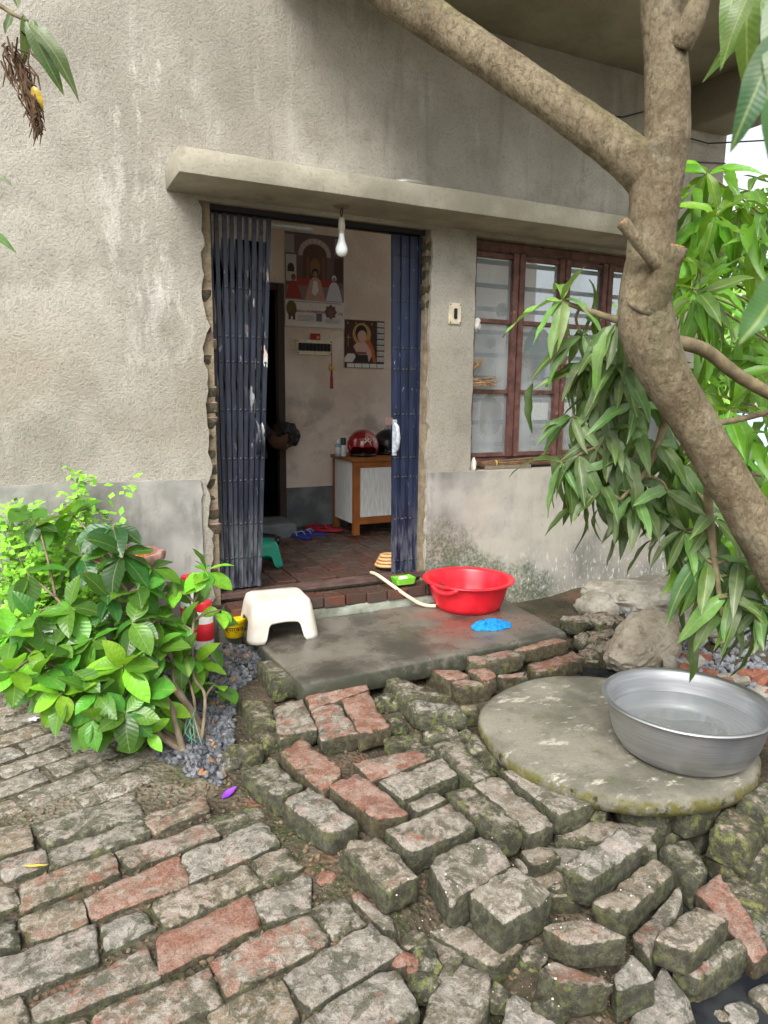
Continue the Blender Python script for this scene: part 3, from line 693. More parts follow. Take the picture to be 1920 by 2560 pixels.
LOOSE = ['half brick perched just under the broken end of the raised path', 'thin brick sliver wedged behind the two big pale blocks', 'rounded brick chunk between the pale block and the long leaning bricks', 'long flat brick trapped beneath the large pale square block', 'broad flat brick set at an angle across the end of the path', 'pale yellowish broken brick with a pointed end', 'brick with bare red inner edge resting below the dark speckled one', 'dark purplish brick with pale specks on its top', 'long grey brick leaning highest of the stepped pair', 'long grey brick lying one step below its neighbour', 'narrow pinkish brick on edge beside the stepped pair', 'square-ended brick with black stains lying on top of another', 'mossy brick lying in the water edge under the black-stained one', 'wide flat brick sloping into the dark water', 'short block brick between the red-edged brick and the flat one', 'smooth pinkish-red long brick slanting down into the puddle', 'dark green mossy brick leaning against the bank below the well cover']
SIDE = ['wet reddish brick tucked under the slab front edge', 'dark broken brick facing the well cover below the slab', 'mustard-stained brick lying flat before the slab', 'small wet wedge of brick leaning on the mustard-stained one', 'wet red-brown brick level with the slab corner', 'long mossy brick beneath the red-brown one at the slab corner', 'thin flat brick strip below the mustard-stained one', 'small square brick end beside the rim of the well cover']
for (cr, x1, y1, x2, y2, x3, y3, x4, y4, z, th, kd, re, mo, li) in TRACED:
    ox, oy = CROP[cr]; nb += 1
    if cr == 'A4' and y1 < 500: z += .03
    if kd == 's': z += .03
    top = [PZ(*CR(ox, oy, 3, a, c), z) for a, c in ((x1, y1), (x2, y2), (x3, y3), (x4, y4))]
    tl = .004 if kd == 'p' else .007 if kd == 'r' else .014
    if kd == 's': tl = .006
    for q in top: q.z += rnd.uniform(-tl, tl)
    ctr = sum(top, Vector())/4
    grow = 1.085 if kd == 'p' else 1.03
    top = [ctr+(q-ctr)*grow for q in top]
    th2 = th if kd == 'p' else max(th, .082)
    me, c = quad_brick_mesh('brick', top, th2, nb, r=.007 if kd in 'pr' else .009, amp=.0034 if kd == 'p' else .0045, step=.018)
    col = shade(re, mo, li)
    if kd == 'p': place('brick', me, c, path, color=col); ctrl.append((ctr.x, ctr.y, z-.019, .10))
    elif kd == 'r': place('brick', me, c, raised, color=col); ctrl.append((ctr.x, ctr.y, z-.075, .10))
    else:
        o = place('loose_brick', me, c, None, color=col)
        if kd == 's': tag(o, SIDE.pop(0), 'brick', 'wet bricks packed along the slab'); ctrl.append((ctr.x, ctr.y, z-.09, .1))
        else: tag(o, LOOSE.pop(0), 'brick', 'loose bricks tumbled towards the puddle'); ctrl.append((ctr.x, ctr.y, z-.085, .09))
        loose.append(o)
# rows of the path that carry on beneath the bush and past the frame, laid to the same bond
u = Vector((.94, .335, 0)).normalized(); vv = Vector((-u.y, u.x, 0)); base = Vector((.10, 2.31, 0)); taken = [Vector((o.location.x+.3, o.location.y+1.8, 0)) for o in path.children]
for r in range(-10, 9):
    for q in range(-7, 5):
        c = base+vv*(.128*r)+u*(.262*q+(.131 if r % 2 else 0))
        if c.y > 3.45 or c.y < 1.0 or c.x > .52-.16*max(0, (c.y-2.2)) or c.x < -1.6: continue
        if c.y > 2.42 and c.x > .42-.5*(c.y-2.42): continue
        if min((c-t_).length for t_ in taken) < .185 if c.y < 2.45 else min((c-t_).length for t_ in taken) < .15: continue
        if c.y < 2.3 and c.x > -.05: continue
        zt_ = .079+rnd.uniform(-.003, .003)
        top = [c+u*a+vv*e+Vector((rnd.uniform(-.006, .006), rnd.uniform(-.006, .006), zt_)) for a, e in ((-.124, .058), (.124, .058), (.124, -.058), (-.124, -.058))]
        nb += 1; me, cc = quad_brick_mesh('brick', top, .07, nb, amp=.0034, step=.026)
        place('brick', me, cc, path, color=shade(rnd.choice((.05, .1, .2)), rnd.uniform(.05, .4), rnd.uniform(.6, 1.)) if c.y > 2.38 else shade(rnd.choice((.1, .2, .3)), rnd.uniform(.2, .6), rnd.uniform(.45, .8))); ctrl.append((c.x, c.y, .072 if c.y > 2.38 else .052, .12))
# second courses that show under the raised path's broken right-hand edge
for (px, py, z, L, W, a) in ((1330, 1800, .075, .24, .12, -35), (1245, 1855, .065, .2, .12, -35), (1270, 1790, .08, .22, .12, -38), (1175, 1905, .06, .22, .12, -20), (1395, 1770, .07, .2, .12, 15), (1060, 2000, .055, .22, .12, 30), (955, 2060, .05, .16, .11, 35), (1000, 1930, .07, .2, .12, 60)):
    c = PZ(px, py, z); ux = Vector((math.cos(R_(a)), math.sin(R_(a)), 0)); uy = Vector((-ux.y, ux.x, 0)); c0 = Vector((c.x, c.y, z))
    top = [c0+ux*s1*L/2+uy*s2*W/2+Vector((0, 0, rnd.uniform(-.008, .008))) for s1, s2 in ((-1, 1), (1, 1), (1, -1), (-1, -1))]
    nb += 1; me, cc = quad_brick_mesh('brick', top, .08, nb, amp=.006); place('brick', me, cc, raised, color=shade(.05, .45, .4)); ctrl.append((c.x, c.y, z-.07, .1))
# ---------------------------------------------------------- ground sheet
ctrl += [(1.55, .95, -.16, .22), (1.75, 1.0, -.18, .22), (1.9, 1.15, -.16, .18), (1.35, .85, -.15, .18), (1.5, .6, -.16, .3), (2.2, .9, -.1, .3), (2.0, 1.3, -.1, .15), (2.62, 2.62, -.06, .16), (2.75, 2.9, -.05, .16), (2.55, 2.35, -.02, .2),
         (3.0, 3.3, .1, .2), (3.4, 3.2, .16, .25), (3.8, 2.8, .14, .35), (3.3, 2.4, .06, .3), (3.0, 1.8, .04, .35), (1.87, 1.93, .05, .3), (.6, 2.7, .085, .2), (.72, 3.02, .13, .14), (.78, 3.3, .2, .16), (.5, 3.4, .17, .2), (.2, 3.45, .12, .25), (1.6, 3.1, .1, .5), (4.6, 3.4, .16, .6), (2.9, 1.2, .0, .3)]
def gz(x, y):
    W = .02; A = .02*(.055 if x < 2.6 else .1)
    for cx, cy, cz, s in ctrl:
        d2 = ((x-cx)**2+(y-cy)**2)/(s*s)
        if d2 < 16: g = math.exp(-d2); W += g; A += g*cz
    return A/W
def axis(lo, hi, near0, near1, fine):
    a = []; x = lo; 
    while x < near0: a.append(x); x += max(fine*4, (near0-x)*.3)
    x = near0
    while x < near1: a.append(x); x += fine
    while x < hi: a.append(x); x += max(fine*4, (x-near1)*.3+fine)
    a.append(hi); return a
gx = axis(-160, 200, -.8, 4.2, .035); gy = axis(-120, 240, .5, 3.7, .035); vs = []; fs = []
for yy in gy:
    for xx in gx:
        n_ = (noise.noise(Vector((xx*9, yy*9, 0)))*.010+noise.noise(Vector((xx*31, yy*31, 0)))*.006) if -1.5 < xx < 6 and 0 < yy < 6 else 0
        z = gz(xx, yy) if (-2 < xx < 6 and -1 < yy < 5) else .05
        if yy > 3.72: z = min(z, .1)
        vs.append(Vector((xx, yy, z+n_*.9)))
nx = len(gx)
for j in range(len(gy)-1):
    for i in range(nx-1): fs.append((j*nx+i, j*nx+i+1, (j+1)*nx+i+1, (j+1)*nx+i))
b = MB(); b.add(vs, fs); g = b.build('ground', M['earth'], None, smooth=True, recalc=False); tag(g, kind='structure')
# ---------------------------------------------------------- standing water
def make_water():
    t = NT('murky_water'); t.b.inputs['IOR'].default_value = 1.33
    return t.fin(t.mix(t.ramp(t.noise(6, 3), .4, .6), (.012, .014, .018), (.03, .032, .034)), .03, t.bump(t.noise(9, 2), .04, .01), .6)
M['water'] = make_water()
b = MB(); b.add([Vector(p) for p in ((1.15, .3, -.075), (3.2, .3, -.075), (3.2, 1.5, -.075), (1.15, 1.5, -.075))], [(0, 1, 2, 3)]); tag(b.build('water', M['water']), kind='structure')
b = MB(); b.add([Vector(p) for p in ((2.38, 2.2, -.012), (3.0, 2.3, -.012), (3.0, 3.1, -.012), (2.45, 3.1, -.012))], [(0, 1, 2, 3)]); tag(b.build('drain_water', M['water']), kind='structure')
# ---------------------------------------------------------- concrete slab
def make_slab():
    t = NT('wet_concrete_slab'); nz = t.sep(t.nrm)[2]; a = t.noise(3.2, 6, .62); g = t.noise(75, 5, .7); x, y, z = t.sep(t.pos)
    c = t.mix(t.ramp(a, .35, .66), S(70, 67, 60), S(118, 113, 102)); 
    rd = t.math('MULTIPLY', t.ramp(t.noise(4, 5, .6), .4, .6), t.math('MULTIPLY', box01(t, x, 1.75, 2.45, .2), t.ramp(y, 2.75, 3.1)))  # reddish patch puts the red tub's reflection into the slab colour
    c = t.mix(t.math('MULTIPLY', rd, .55), c, S(140, 86, 72))
    c = t.mix(t.ramp(g, .3, .48, .5, 0), c, S(66, 62, 54))
    c = t.mix(t.ramp(t.voro(70), .05, .1, .35, 0), c, S(48, 46, 42))
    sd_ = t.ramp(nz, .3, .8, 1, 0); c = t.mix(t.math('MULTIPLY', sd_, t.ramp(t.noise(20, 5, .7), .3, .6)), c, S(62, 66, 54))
    r = t.ramp(a, .40, .64, .12, .5)
    return t.fin(c, r, t.bump(g, .35, .006), .5)
M['slab'] = make_slab(); SZ = .235
FL = PZ(652, 1478, SZ); FR = PZ(1228, 1366, SZ)
top = [Vector((FL.x-.045, 3.5, SZ)), Vector((2.52, 3.5, SZ)), FR, FL]
me, c = quad_brick_mesh('concrete_slab', top, .1, 777, r=.012, amp=.0032, step=.05); me.materials.clear(); me.materials.append(M['slab'])
slab = place('concrete_slab', me, c); tag(slab, 'wet grey concrete slab laid as a step before the doorway', 'slab')
b = MB(); b.box(FL.x+.04, 2.4, 3.0, 3.45, .02, .14); b.build('bedding', M['core'], slab) if False else None
# ---------------------------------------------------------- round well cover and its brick curb
def make_cover():
    t = NT('lichened_cover_concrete'); nz = t.sep(t.nrm)[2]; a = t.noise(3.5, 6, .62); g = t.noise(95, 6, .72); x, y, z = t.sep(t.pos)
    c = t.mix(t.ramp(a, .33, .66), S(96, 94, 83), S(138, 134, 120)); c = t.mix(t.ramp(t.noise(9, 6, .68), .52, .68, 0, .7), c, S(96, 98, 72))
    c = t.mix(t.math('MULTIPLY', t.ramp(t.noise(7, 6, .7, stretch=(1, 2, 1)), .56, .68), .8), c, S(198, 192, 176))
    sd_ = t.ramp(nz, .35, .85, 1, 0); c = t.mix(t.math('MULTIPLY', sd_, t.ramp(t.noise(16, 6, .7), .36, .58)), c, S(96, 92, 44))
    c = t.mix(t.math('MULTIPLY', sd_, t.ramp(t.noise(24, 5, .7), .55, .66)), c, S(44, 46, 30))
    c = t.mix(t.ramp(g, .3, .48, .45, 0), c, S(76, 72, 54))
    return t.fin(c, .85, t.bump(t.math('ADD', g, t.noise(30, 4)), .55, .012), .3)
M['cover'] = make_cover(); CC = Vector((1.93, 1.90, .2)); prof = []
RC = .505
n = 84; vs = []; fs = []; rings = [(0, 0), (.2, 0), (.34, 0), (.44, 0), (.485, -.003), (.503, -.016), (.505, -.04), (.495, -.066), (.47, -.075), (.2, -.075)]
for r, dz in rings:
    for k in range(n):
        a = 2*math.pi*k/n; e = 1+.03*noise.noise(Vector((math.cos(a)*1.6, math.sin(a)*1.6, 3)))+.012*noise.noise(Vector((math.cos(a)*9, math.sin(a)*9, dz*60)))
        p = Vector((r*e*math.cos(a), r*e*math.sin(a), dz)); p.z += .004*noise.noise(p*6)+.0018*noise.noise(p*25); vs.append(p+CC)
for i in range(len(rings)-1):
    for k in range(n): fs.append((i*n+k, i*n+(k+1) % n, (i+1)*n+(k+1) % n, (i+1)*n+k))
b = MB(); b.add(vs, fs); tag(b.build('well_cover', M['cover'], None, auto=60), 'round mossy concrete cover lying over the brick well', 'cover')
curb = empty('well_curb', (CC.x, CC.y, -.15), 'rough brick curb of the well under the round cover', 'well')
for lv in range(3):
    for k in range(15):
        a = 2*math.pi*(k+.5*(lv % 2))/15
        if 1.9 < a < 2.5 and lv == 2: continue
        r = .40+rnd.uniform(-.02, .03); c = CC+Vector((r*math.cos(a), r*math.sin(a), 0)); c.z = .122-.092*(2-lv)
        ux = Vector((-math.sin(a), math.cos(a), 0)); uy = Vector((math.cos(a), math.sin(a), 0)); L = .15+rnd.uniform(-.02, .015); W = .12
        top = [c+ux*s1*L/2+uy*s2*W/2+Vector((0, 0, rnd.uniform(-.006, .001))) for s1, s2 in ((-1, 1), (1, 1), (1, -1), (-1, -1))]
        nb += 1; me, cc = quad_brick_mesh('brick', top, .084, nb, amp=.006, step=.04); place('brick', me, cc, curb, color=shade(.1, rnd.uniform(.5, .9), .3))
for (px, py, z, L, W, a, th) in ((1600, 1775, .1, .24, .12, 20, .12), (1625, 1835, .02, .2, .12, 10, .1), (1580, 1850, .0, .12, .11, 75, .14), (1615, 1905, -.03, .22, .14, 30, .1), (1640, 2000, -.05, .25, .13, 40, .08), (1655, 1720, .14, .2, .12, 15, .09)):
    c = PZ(px, py, z); c0 = Vector((c.x, c.y, z)); ux = Vector((math.cos(R_(a)), math.sin(R_(a)), 0)); uy = Vector((-ux.y, ux.x, 0))
    top = [c0+ux*s1*L/2+uy*s2*W/2+Vector((0, 0, rnd.uniform(-.02, .02))) for s1, s2 in ((-1, 1), (1, 1), (1, -1), (-1, -1))]
    nb += 1; me, cc = quad_brick_mesh('loose_brick', top, th, nb, amp=.007)
    tag(place('loose_brick', me, cc, None, color=shade(.15, .85, .3)), 'dark mossy brick fallen beside the well curb below the round cover', 'brick', 'mossy bricks fallen beside the well')
for (px, py, z, s) in ((1600, 2200, -.085, .045), (1660, 2165, -.08, .05), (1560, 2205, -.09, .03)):
    c = PZ(px, py, z); me = rock_mesh('brick_stub', s, s*.8, s*.6, px, M['brick']); tag(place('brick_stub', me, (c.x, c.y, z), color=shade(.2, .2, .6)), 'worn brick stub poking out of the dark puddle', 'brick', 'brick stubs in the puddle')
# mossy lumps tucked between the raised bricks
for i, (ox, oy, x, y, s, z) in enumerate(((560, 1607, 170, 790, .075, .13), (560, 1607, 330, 710, .06, .13), (1000, 1560, 310, 810, .075, .14), (1000, 1560, 585, 890, .06, .13), (1000, 1560, 705, 1000, .055, .13), (560, 1607, 1220, 410, .06, .15), (560, 1607, 1290, 580, .05, .14), (1000, 1560, 200, 950, .05, .13), (560, 1607, 1440, 810, .05, .13), (480, 2007, 1560, 1170, .035, .07), (480, 2007, 1010, 560, .035, .07), (480, 2007, 1640, 1180, .03, .07), (960, 2007, 250, 1030, .04, .07), (960, 2007, 320, 1150, .045, .07), (960, 2007, 270, 1330, .04, .06), (960, 2007, 1120, 1130, .04, .06), (960, 2007, 860, 1430, .035, .05), (960, 2007, 1250, 1520, .045, .05), (560, 1607, 60, 870, .07, .1), (1000, 1560, 490, 830, .05, .12))):
    c = PZ(*CR(ox, oy, 3, x, y), z); me = rock_mesh('brick_fragment', s, s*.85, s*.7, i+3, M['brick'], .45)
    tag(place('brick_fragment', me, (c.x, c.y, z-s*.5), rot=(0, 0, i*1.3), color=shade(.9 if i in (9, 10, 11) else .1, .2 if i in (9, 10, 11) else .95, .3)), 'red brick crumb wedged in a joint of the path' if i in (9, 10, 11) else 'small mossy brick fragment filling a gap in the path', 'brick fragment', 'red crumbs in the path joints' if i in (9, 10, 11) else 'mossy fragments between the bricks')
# ---------------------------------------------------------- gravel
def make_gravel():
    t = NT('dark_gravel'); t2 = t.voro(38, out='Color'); s_ = t.sep(t2)[0]; c = t.mix(s_, S(58, 60, 66), S(112, 114, 118)); c = t.mix(t.ramp(s_, .9, .93), c, S(150, 112, 82))
    return t.fin(c, .55, t.bump(t.noise(120, 4), .4, .003), .5)
M['gravel'] = make_gravel()
M['palegravel'] = simple('pale_gravel', S(128, 130, 136), .7, var=.4, scale=40)
unit = []
bm = bmesh.new(); bmesh.ops.create_icosphere(bm, subdivisions=1, radius=1); uv = [v.co.copy() for v in bm.verts]; uf = [tuple(v.index for v in f.verts) for f in bm.faces]; bm.free()
def inpoly(x, y, P):
    c = False; j = len(P)-1
    for i in range(len(P)):
        if (P[i].y > y) != (P[j].y > y) and x < (P[j].x-P[i].x)*(y-P[i].y)/(P[j].y-P[i].y)+P[i].x: c = not c
        j = i
    return c
def gravel(name, poly, count, smin, smax, mat, zf, seed):
    rg = random.Random(seed); b = MB(); n = 0; lo = (min(p.x for p in poly), min(p.y for p in poly)); hi = (max(p.x for p in poly), max(p.y for p in poly))
    while n < count:
        x = rg.uniform(lo[0], hi[0]); y = rg.uniform(lo[1], hi[1])
        if not inpoly(x, y, poly): continue
        s = rg.uniform(smin, smax); q = Matrix.Rotation(rg.uniform(0, 6.3), 3, Vector((rg.gauss(0, 1), rg.gauss(0, 1), rg.gauss(0, 1))).normalized()); sd_ = Vector((rg.uniform(0, 90), 0, 0))
        z = zf(x, y)+rg.uniform(-.2, .9)*s
        b.add([q @ Vector((v.x*s*1.25, v.y*s, v.z*s*.7))*(1+.45*noise.noise(v*1.7+sd_))+Vector((x, y, z)) for v in uv], uf); n += 1
    return tag(b.build(name, mat, None, recalc=False), kind='stuff')
gp = [PZ(x, y, .085) for x, y in ((430, 1440), (545, 1440), (585, 1450), (560, 1480), (510, 1510), (505, 1590), (500, 1640), (475, 1690), (400, 1665), (335, 1625), (300, 1540), (380, 1440))]
g = gravel('gravel', gp, 2300, .010, .0185, M['gravel'], gz, 3); g['label'] = 'dark grey crushed stone gravel between bush and slab'
gp2 = [PZ(x, y, .12) for x, y in ((1330, 1320), (1420, 1270), (1659, 1270), (1750, 1330), (1659, 1480), (1560, 1500), (1450, 1400))]
g = gravel('gravel', gp2, 900, .012, .03, M['palegravel'], gz, 4); g['label'] = 'pale stone chippings spread behind the rubble'
gp3 = [Vector(p) for p in ((-.3, 1.1, 0), (.6, 1.0, 0), (1.3, .95, 0), (1.5, 1.3, 0), (1.45, 2.2, 0), (1.5, 2.65, 0), (.75, 2.65, 0), (.4, 2.45, 0), (-.3, 2.5, 0))]
M['crumb'] = make_concrete('joint_crumbs', S(84, 72, 56), S(128, 112, 92), S(136, 84, 62), 30)
g = gravel('joint_debris', gp3, 2600, .003, .0085, M['crumb'], gz, 9); g['label'] = 'brown soil crumbs and brick grit lying in the joints of the paving'
# ---------------------------------------------------------- rubble beside the wall
def make_rubble(name, c1, c2, c3):
    t = NT(name); a = t.noise(6, 6, .68); g = t.noise(40, 6, .72); c = t.mix(t.ramp(a, .34, .66), c1, c2); c = t.mix(t.ramp(t.noise(11, 5, .7), .55, .7, 0, .7), c, c3)
    c = t.mix(t.ramp(g, .3, .48, .5, 0), c, tuple(v*.4 for v in c1)); return t.fin(c, .9, t.bump(g, .8, .02), .25)
M['lime'] = make_rubble('lime_mortar_rubble', S(152, 145, 130), S(202, 197, 184), S(104, 102, 82))
M['boulder'] = make_rubble('brown_boulder', S(146, 132, 112), S(190, 181, 163), S(104, 80, 64))
M['potsherd'] = make_rubble('terracotta_shards', S(136, 84, 66), S(176, 122, 100), S(100, 70, 58))
def rubble(name, ox, oy, x, y, z, s, seed, mat, label, cat, group=None, rough=.35, rot=None, cuts=3, dz=.5):
    c = PZ(*CR(ox, oy, 3, x, y), z); me = rock_mesh(name, s[0], s[1], s[2], seed, mat, rough, cuts)
    return tag(place(name, me, (c.x, c.y, z+s[2]*dz), rot=rot or (0, 0, seed)), label, cat, group)
rubble('boulder', 1367, 1400, 720, 770, .02, (.23, .145, .125), 21, M['boulder'], 'large rounded brown and grey boulder behind the well cover', 'boulder', rough=.3, rot=(.3, -.4, .15), cuts=5, dz=.8)
rubble('mortar_chunk', 1367, 1400, 880, 420, .05, (.42, .3, .16), 5, M['lime'], 'broad broken lump of pale lime mortar behind the boulder', 'rubble', rough=.6, cuts=5, dz=.2, rot=(0, 0, .3))
rubble('mortar_chunk', 1367, 1400, 380, 400, .12, (.12, .09, .09), 8, M['lime'], 'knobbly pale mortar chunk against the white wall base', 'rubble', cuts=4)
rubble('mortar_chunk', 1367, 1400, 640, 330, .14, (.3, .2, .09), 9, M['lime'], 'flat whitish mortar lump along the wall foot', 'rubble', cuts=4)
rubble('mortar_chunk', 1367, 1400, 1130, 560, .05, (.15, .13, .14), 12, M['lime'], 'pale rough mortar block right of the boulder', 'rubble', cuts=4)
for i, (x, y, z, s) in enumerate(((400, 530, .06, .12), (420, 660, .02, .11), (270, 650, .02, .08), (440, 780, -.02, .13), (210, 520, .08, .09), (960, 650, .03, .1), (520, 480, .1, .06), (330, 800, -.03, .1))):
    rubble('brickbat', 1367, 1400, x, y, z, (s, s*.7, s*.6), 30+i, M['brick'], 'broken brickbat piled in the wet gap before the boulder', 'brick', 'brickbats by the boulder', .4)
for o in bpy.data.objects:
    if o.name.startswith('brickbat'): o.color = shade(.3, .6, .35)
for i in range(30):
    x = rnd.uniform(280, 1350); y = rnd.uniform(260, 420)+.25*(x-280)*rnd.random(); s = rnd.uniform(.03, .09)
    rubble('stone', 1367, 1400, x, y, .1, (s, s*.75, s*.55), 160+i, M['lime'] if rnd.random() < .65 else M['boulder'], 'rough pale stone lying in the rubble heap along the wall', 'stone', 'stones of the rubble heap', .5, rot=(rnd.uniform(-.5, .5), rnd.uniform(-.5, .5), i), cuts=3)
for i in range(26):
    x = rnd.uniform(840, 1650); y = 720+.28*(x-840)+rnd.uniform(-60, 110); s = rnd.uniform(.035, .075)
    tc3 = rnd.random() < .75
    rubble('shard', 1367, 1400, x, y, .05, (s, s*.7, s*.4), 60+i, M['potsherd'] if tc3 else M['lime'], 'broken reddish terracotta shard scattered behind the metal basin' if tc3 else 'chip of pale mortar among the terracotta behind the basin', 'shard', 'terracotta shards behind the basin' if tc3 else 'mortar chips behind the basin', .5, rot=(rnd.uniform(-.6, .6), rnd.uniform(-.6, .6), i), cuts=2)
# ================================================================== things on and around the slab
def rsq(hx, hy, r, n):                  # rounded rectangle outline, n points per quarter
    pts = []
    for cx, cy, a0 in ((hx-r, hy-r, 0), (-(hx-r), hy-r, 90), (-(hx-r), -(hy-r), 180), (hx-r, -(hy-r), 270)):
        for k in range(n): a = R_(a0+90*k/(n-1)); pts.append((cx+r*math.cos(a), cy+r*math.sin(a)))
    out = []
    for i, p in enumerate(pts):
        q = pts[(i+1) % len(pts)]; L = math.hypot(q[0]-p[0], q[1]-p[1]); m_ = max(1, int(L/.008))
        for k in range(m_): out.append((p[0]+(q[0]-p[0])*k/m_, p[1]+(q[1]-p[1])*k/m_))
    return out
def moulded_stool(name, hx, hy, h, mat, loc, rz, label, archx=.56, archh=.5, flare=.034, th=.005):
    per = rsq(hx, hy, .045, 8); n = len(per); vs = []; fs = []
    def sm(a): a = max(0, min(1, a)); return a*a*(3-2*a)
    rings = []
    for q in (0., .35, .7, .9): rings.append([(x*q, y*q, h) for x, y in per])
    for ang in (15, 40, 65, 90):
        i_ = .018*(1-math.sin(R_(ang))); rings.append([(x*(1-i_/hx), y*(1-i_/hy), h-.018*(1-math.cos(R_(ang)))) for x, y in per])
    NS = 10
    for k in range(1, NS+1):
        ring = []
        for x, y in per:
            ex, ey = abs(x)/hx, abs(y)/hy
            t = (abs(x)/(hx*archx)) if ey > ex else (abs(y)/(hy*archx))
            low = h*archh*(1-sm((t-.80)/.20))*(1-.12*t*t)
            z = (h-.018)+(low-(h-.018))*k/NS; fl = 1+flare*(1-z/h)/hx
            ring.append((x*fl, y*fl, z))
        rings.append(ring)
    for r in rings: vs += [Vector(p) for p in r]
    for i in range(len(rings)-1):
        for k in range(n): fs.append((i*n+k, i*n+(k+1) % n, (i+1)*n+(k+1) % n, (i+1)*n+k))
    me = bpy.data.meshes.new(name); me.from_pydata([tuple(v) for v in vs], [], fs); me.materials.append(mat); me.shade_smooth()
    bm = bmesh.new(); bm.from_mesh(me); bmesh.ops.remove_doubles(bm, verts=bm.verts, dist=1e-5); bmesh.ops.recalc_face_normals(bm, faces=bm.faces); bm.to_mesh(me); bm.free()
    o = place(name, me, loc, None, (0, 0, rz)); md = o.modifiers.new('t', 'SOLIDIFY'); md.thickness = th; md.offset = -1
    return tag(o, label, 'stool')
def make_stoolmat():
    t = NT('white_stool_plastic'); tc = t.n('ShaderNodeTexCoord').outputs['Object']; x, y, z = t.sep(tc)
    r = t.math('SQRT', t.math('ADD', t.math('MULTIPLY', x, x), t.math('MULTIPLY', y, y)))
    sp = t.math('MULTIPLY', t.ramp(t.voro(210, tc), .22, .34, 1, 0), t.ramp(t.math('ADD', r, t.math('MULTIPLY', t.noise(30, 3, vec=tc), .04)), .075, .125, 1, 0))
    sp = t.math('MULTIPLY', sp, t.ramp(z, .18, .19))
    c = t.mix(t.ramp(t.noise(9, 4, vec=tc), .4, .7), S(226, 220, 208), S(208, 198, 184)); c = t.mix(t.math('MULTIPLY', sp, .75), c, S(96, 92, 84))
    return t.fin(c, .38, None, .5)
a0 = PZ(560, 1388, SZ); a1 = PZ(676, 1376, SZ); sw_ = (a1-a0).length
ctr = (a0+a1)/2+Vector((0, .135, 0)); ctr.z = SZ
moulded_stool('plastic_stool', sw_/2+.012, .135, .195, make_stoolmat(), ctr, math.atan2(a1.y-a0.y, a1.x-a0.x)*.6, 'low white plastic stool with dirty specks on the seat')
# --- red tub
t = NT('red_tub_plastic'); M['redtub'] = t.fin(t.mix(t.ramp(t.noise(12, 4), .35, .7), S(222, 26, 44), S(236, 44, 58)), .35, None, .5); t.b.inputs['Subsurface Weight'].default_value = .0
tb = PZ(1020, 1331, SZ); tc_ = Vector((tb.x+.08, tb.y+.17, SZ))
tub = empty('wash_tub', tc_, 'bright red plastic wash tub on the slab by the wall', 'tub')
b = MB(); n = 96; prof = [(.0, .004), (.15, .004), (.175, .012), (.19, .04), (.205, .09), (.222, .15), (.228, .162), (.232, .168), (.262, .172), (.266, .166), (.262, .161), (.236, .156), (.229, .14), (.212, .08), (.198, .032), (.182, .003), (.17, .0), (0, 0)]
vs = []; fs = []
for i, (r, z) in enumerate(prof):
    for k in range(n):
        a = 2*math.pi*k/n; fl = 1+(.008*math.cos(12*a) if .01 < z < .15 else 0); vs.append(tc_+Vector((r*fl*math.cos(a), r*fl*math.sin(a), z)))
for i in range(len(prof)-1):
    for k in range(n): fs.append((i*n+k, i*n+(k+1) % n, (i+1)*n+(k+1) % n, (i+1)*n+k))
b.add(vs, fs); b.build('basin', M['redtub'], tub, smooth=True)
for s in (1, -1):
    b = MB(); a_c = R_(25) if s > 0 else R_(205); pts = [tc_+Vector((.258*math.cos(a_c+q*.34), .258*math.sin(a_c+q*.34), .163-.03*(1-q*q))) for q in [j/6 for j in range(-6, 7)]]
    b.tube(pts, .012, 8); b.build('grip', M['redtub'], tub, smooth=True)
# --- blue cloth
def cloth(name, c, sx, sy, h, rz, mat, label, seed):
    N = 64; vs = []; fs = []
    for j in range(N+1):
        for i in range(N+1):
            u_ = -1+2*i/N; v_ = -1+2*j/N; r = math.hypot(u_, v_); th = math.atan2(v_, u_); lim = .78+.2*noise.noise(Vector((math.cos(th)*1.4+seed, math.sin(th)*1.4, 0)))
            k_ = (max(abs(u_), abs(v_))/max(r, 1e-6))*lim; x, y = u_*k_, v_*k_; e = max(abs(u_), abs(v_))
            p = Vector((x*2.2+seed, y*2.2, 0)); rd = 1-abs(noise.noise(p*1.4)); rd2 = 1-abs(noise.noise(p*4.5+Vector((9, 0, 0))))
            z = h*(1-e**3)*(.15+.75*rd**3+.3*rd2**4*rd)+.004*(1-e)+.001+.008*e*max(0, noise.noise(p*3))
            vs.append(Vector((x*sx, y*sy, z)))
    for j in range(N):
        for i in range(N): a = j*(N+1)+i; fs.append((a, a+1, a+N+2, a+N+1))
    me = bpy.data.meshes.new(name); me.from_pydata([tuple(v) for v in vs], [], fs); me.materials.append(mat); me.shade_smooth()
    return tag(place(name, me, c, None, (0, 0, rz)), label, 'cloth')
M['bluecloth'] = simple('blue_cloth', S(20, 128, 196), .85, var=.15, scale=60, bump=.3)
cl = PZ(1062, 1355, SZ); cl.z = SZ+.001; cloth('cleaning_cloth', cl, .14, .085, .036, -.25, M['bluecloth'], 'crumpled bright blue cloth lying on the wet slab', 3.7)
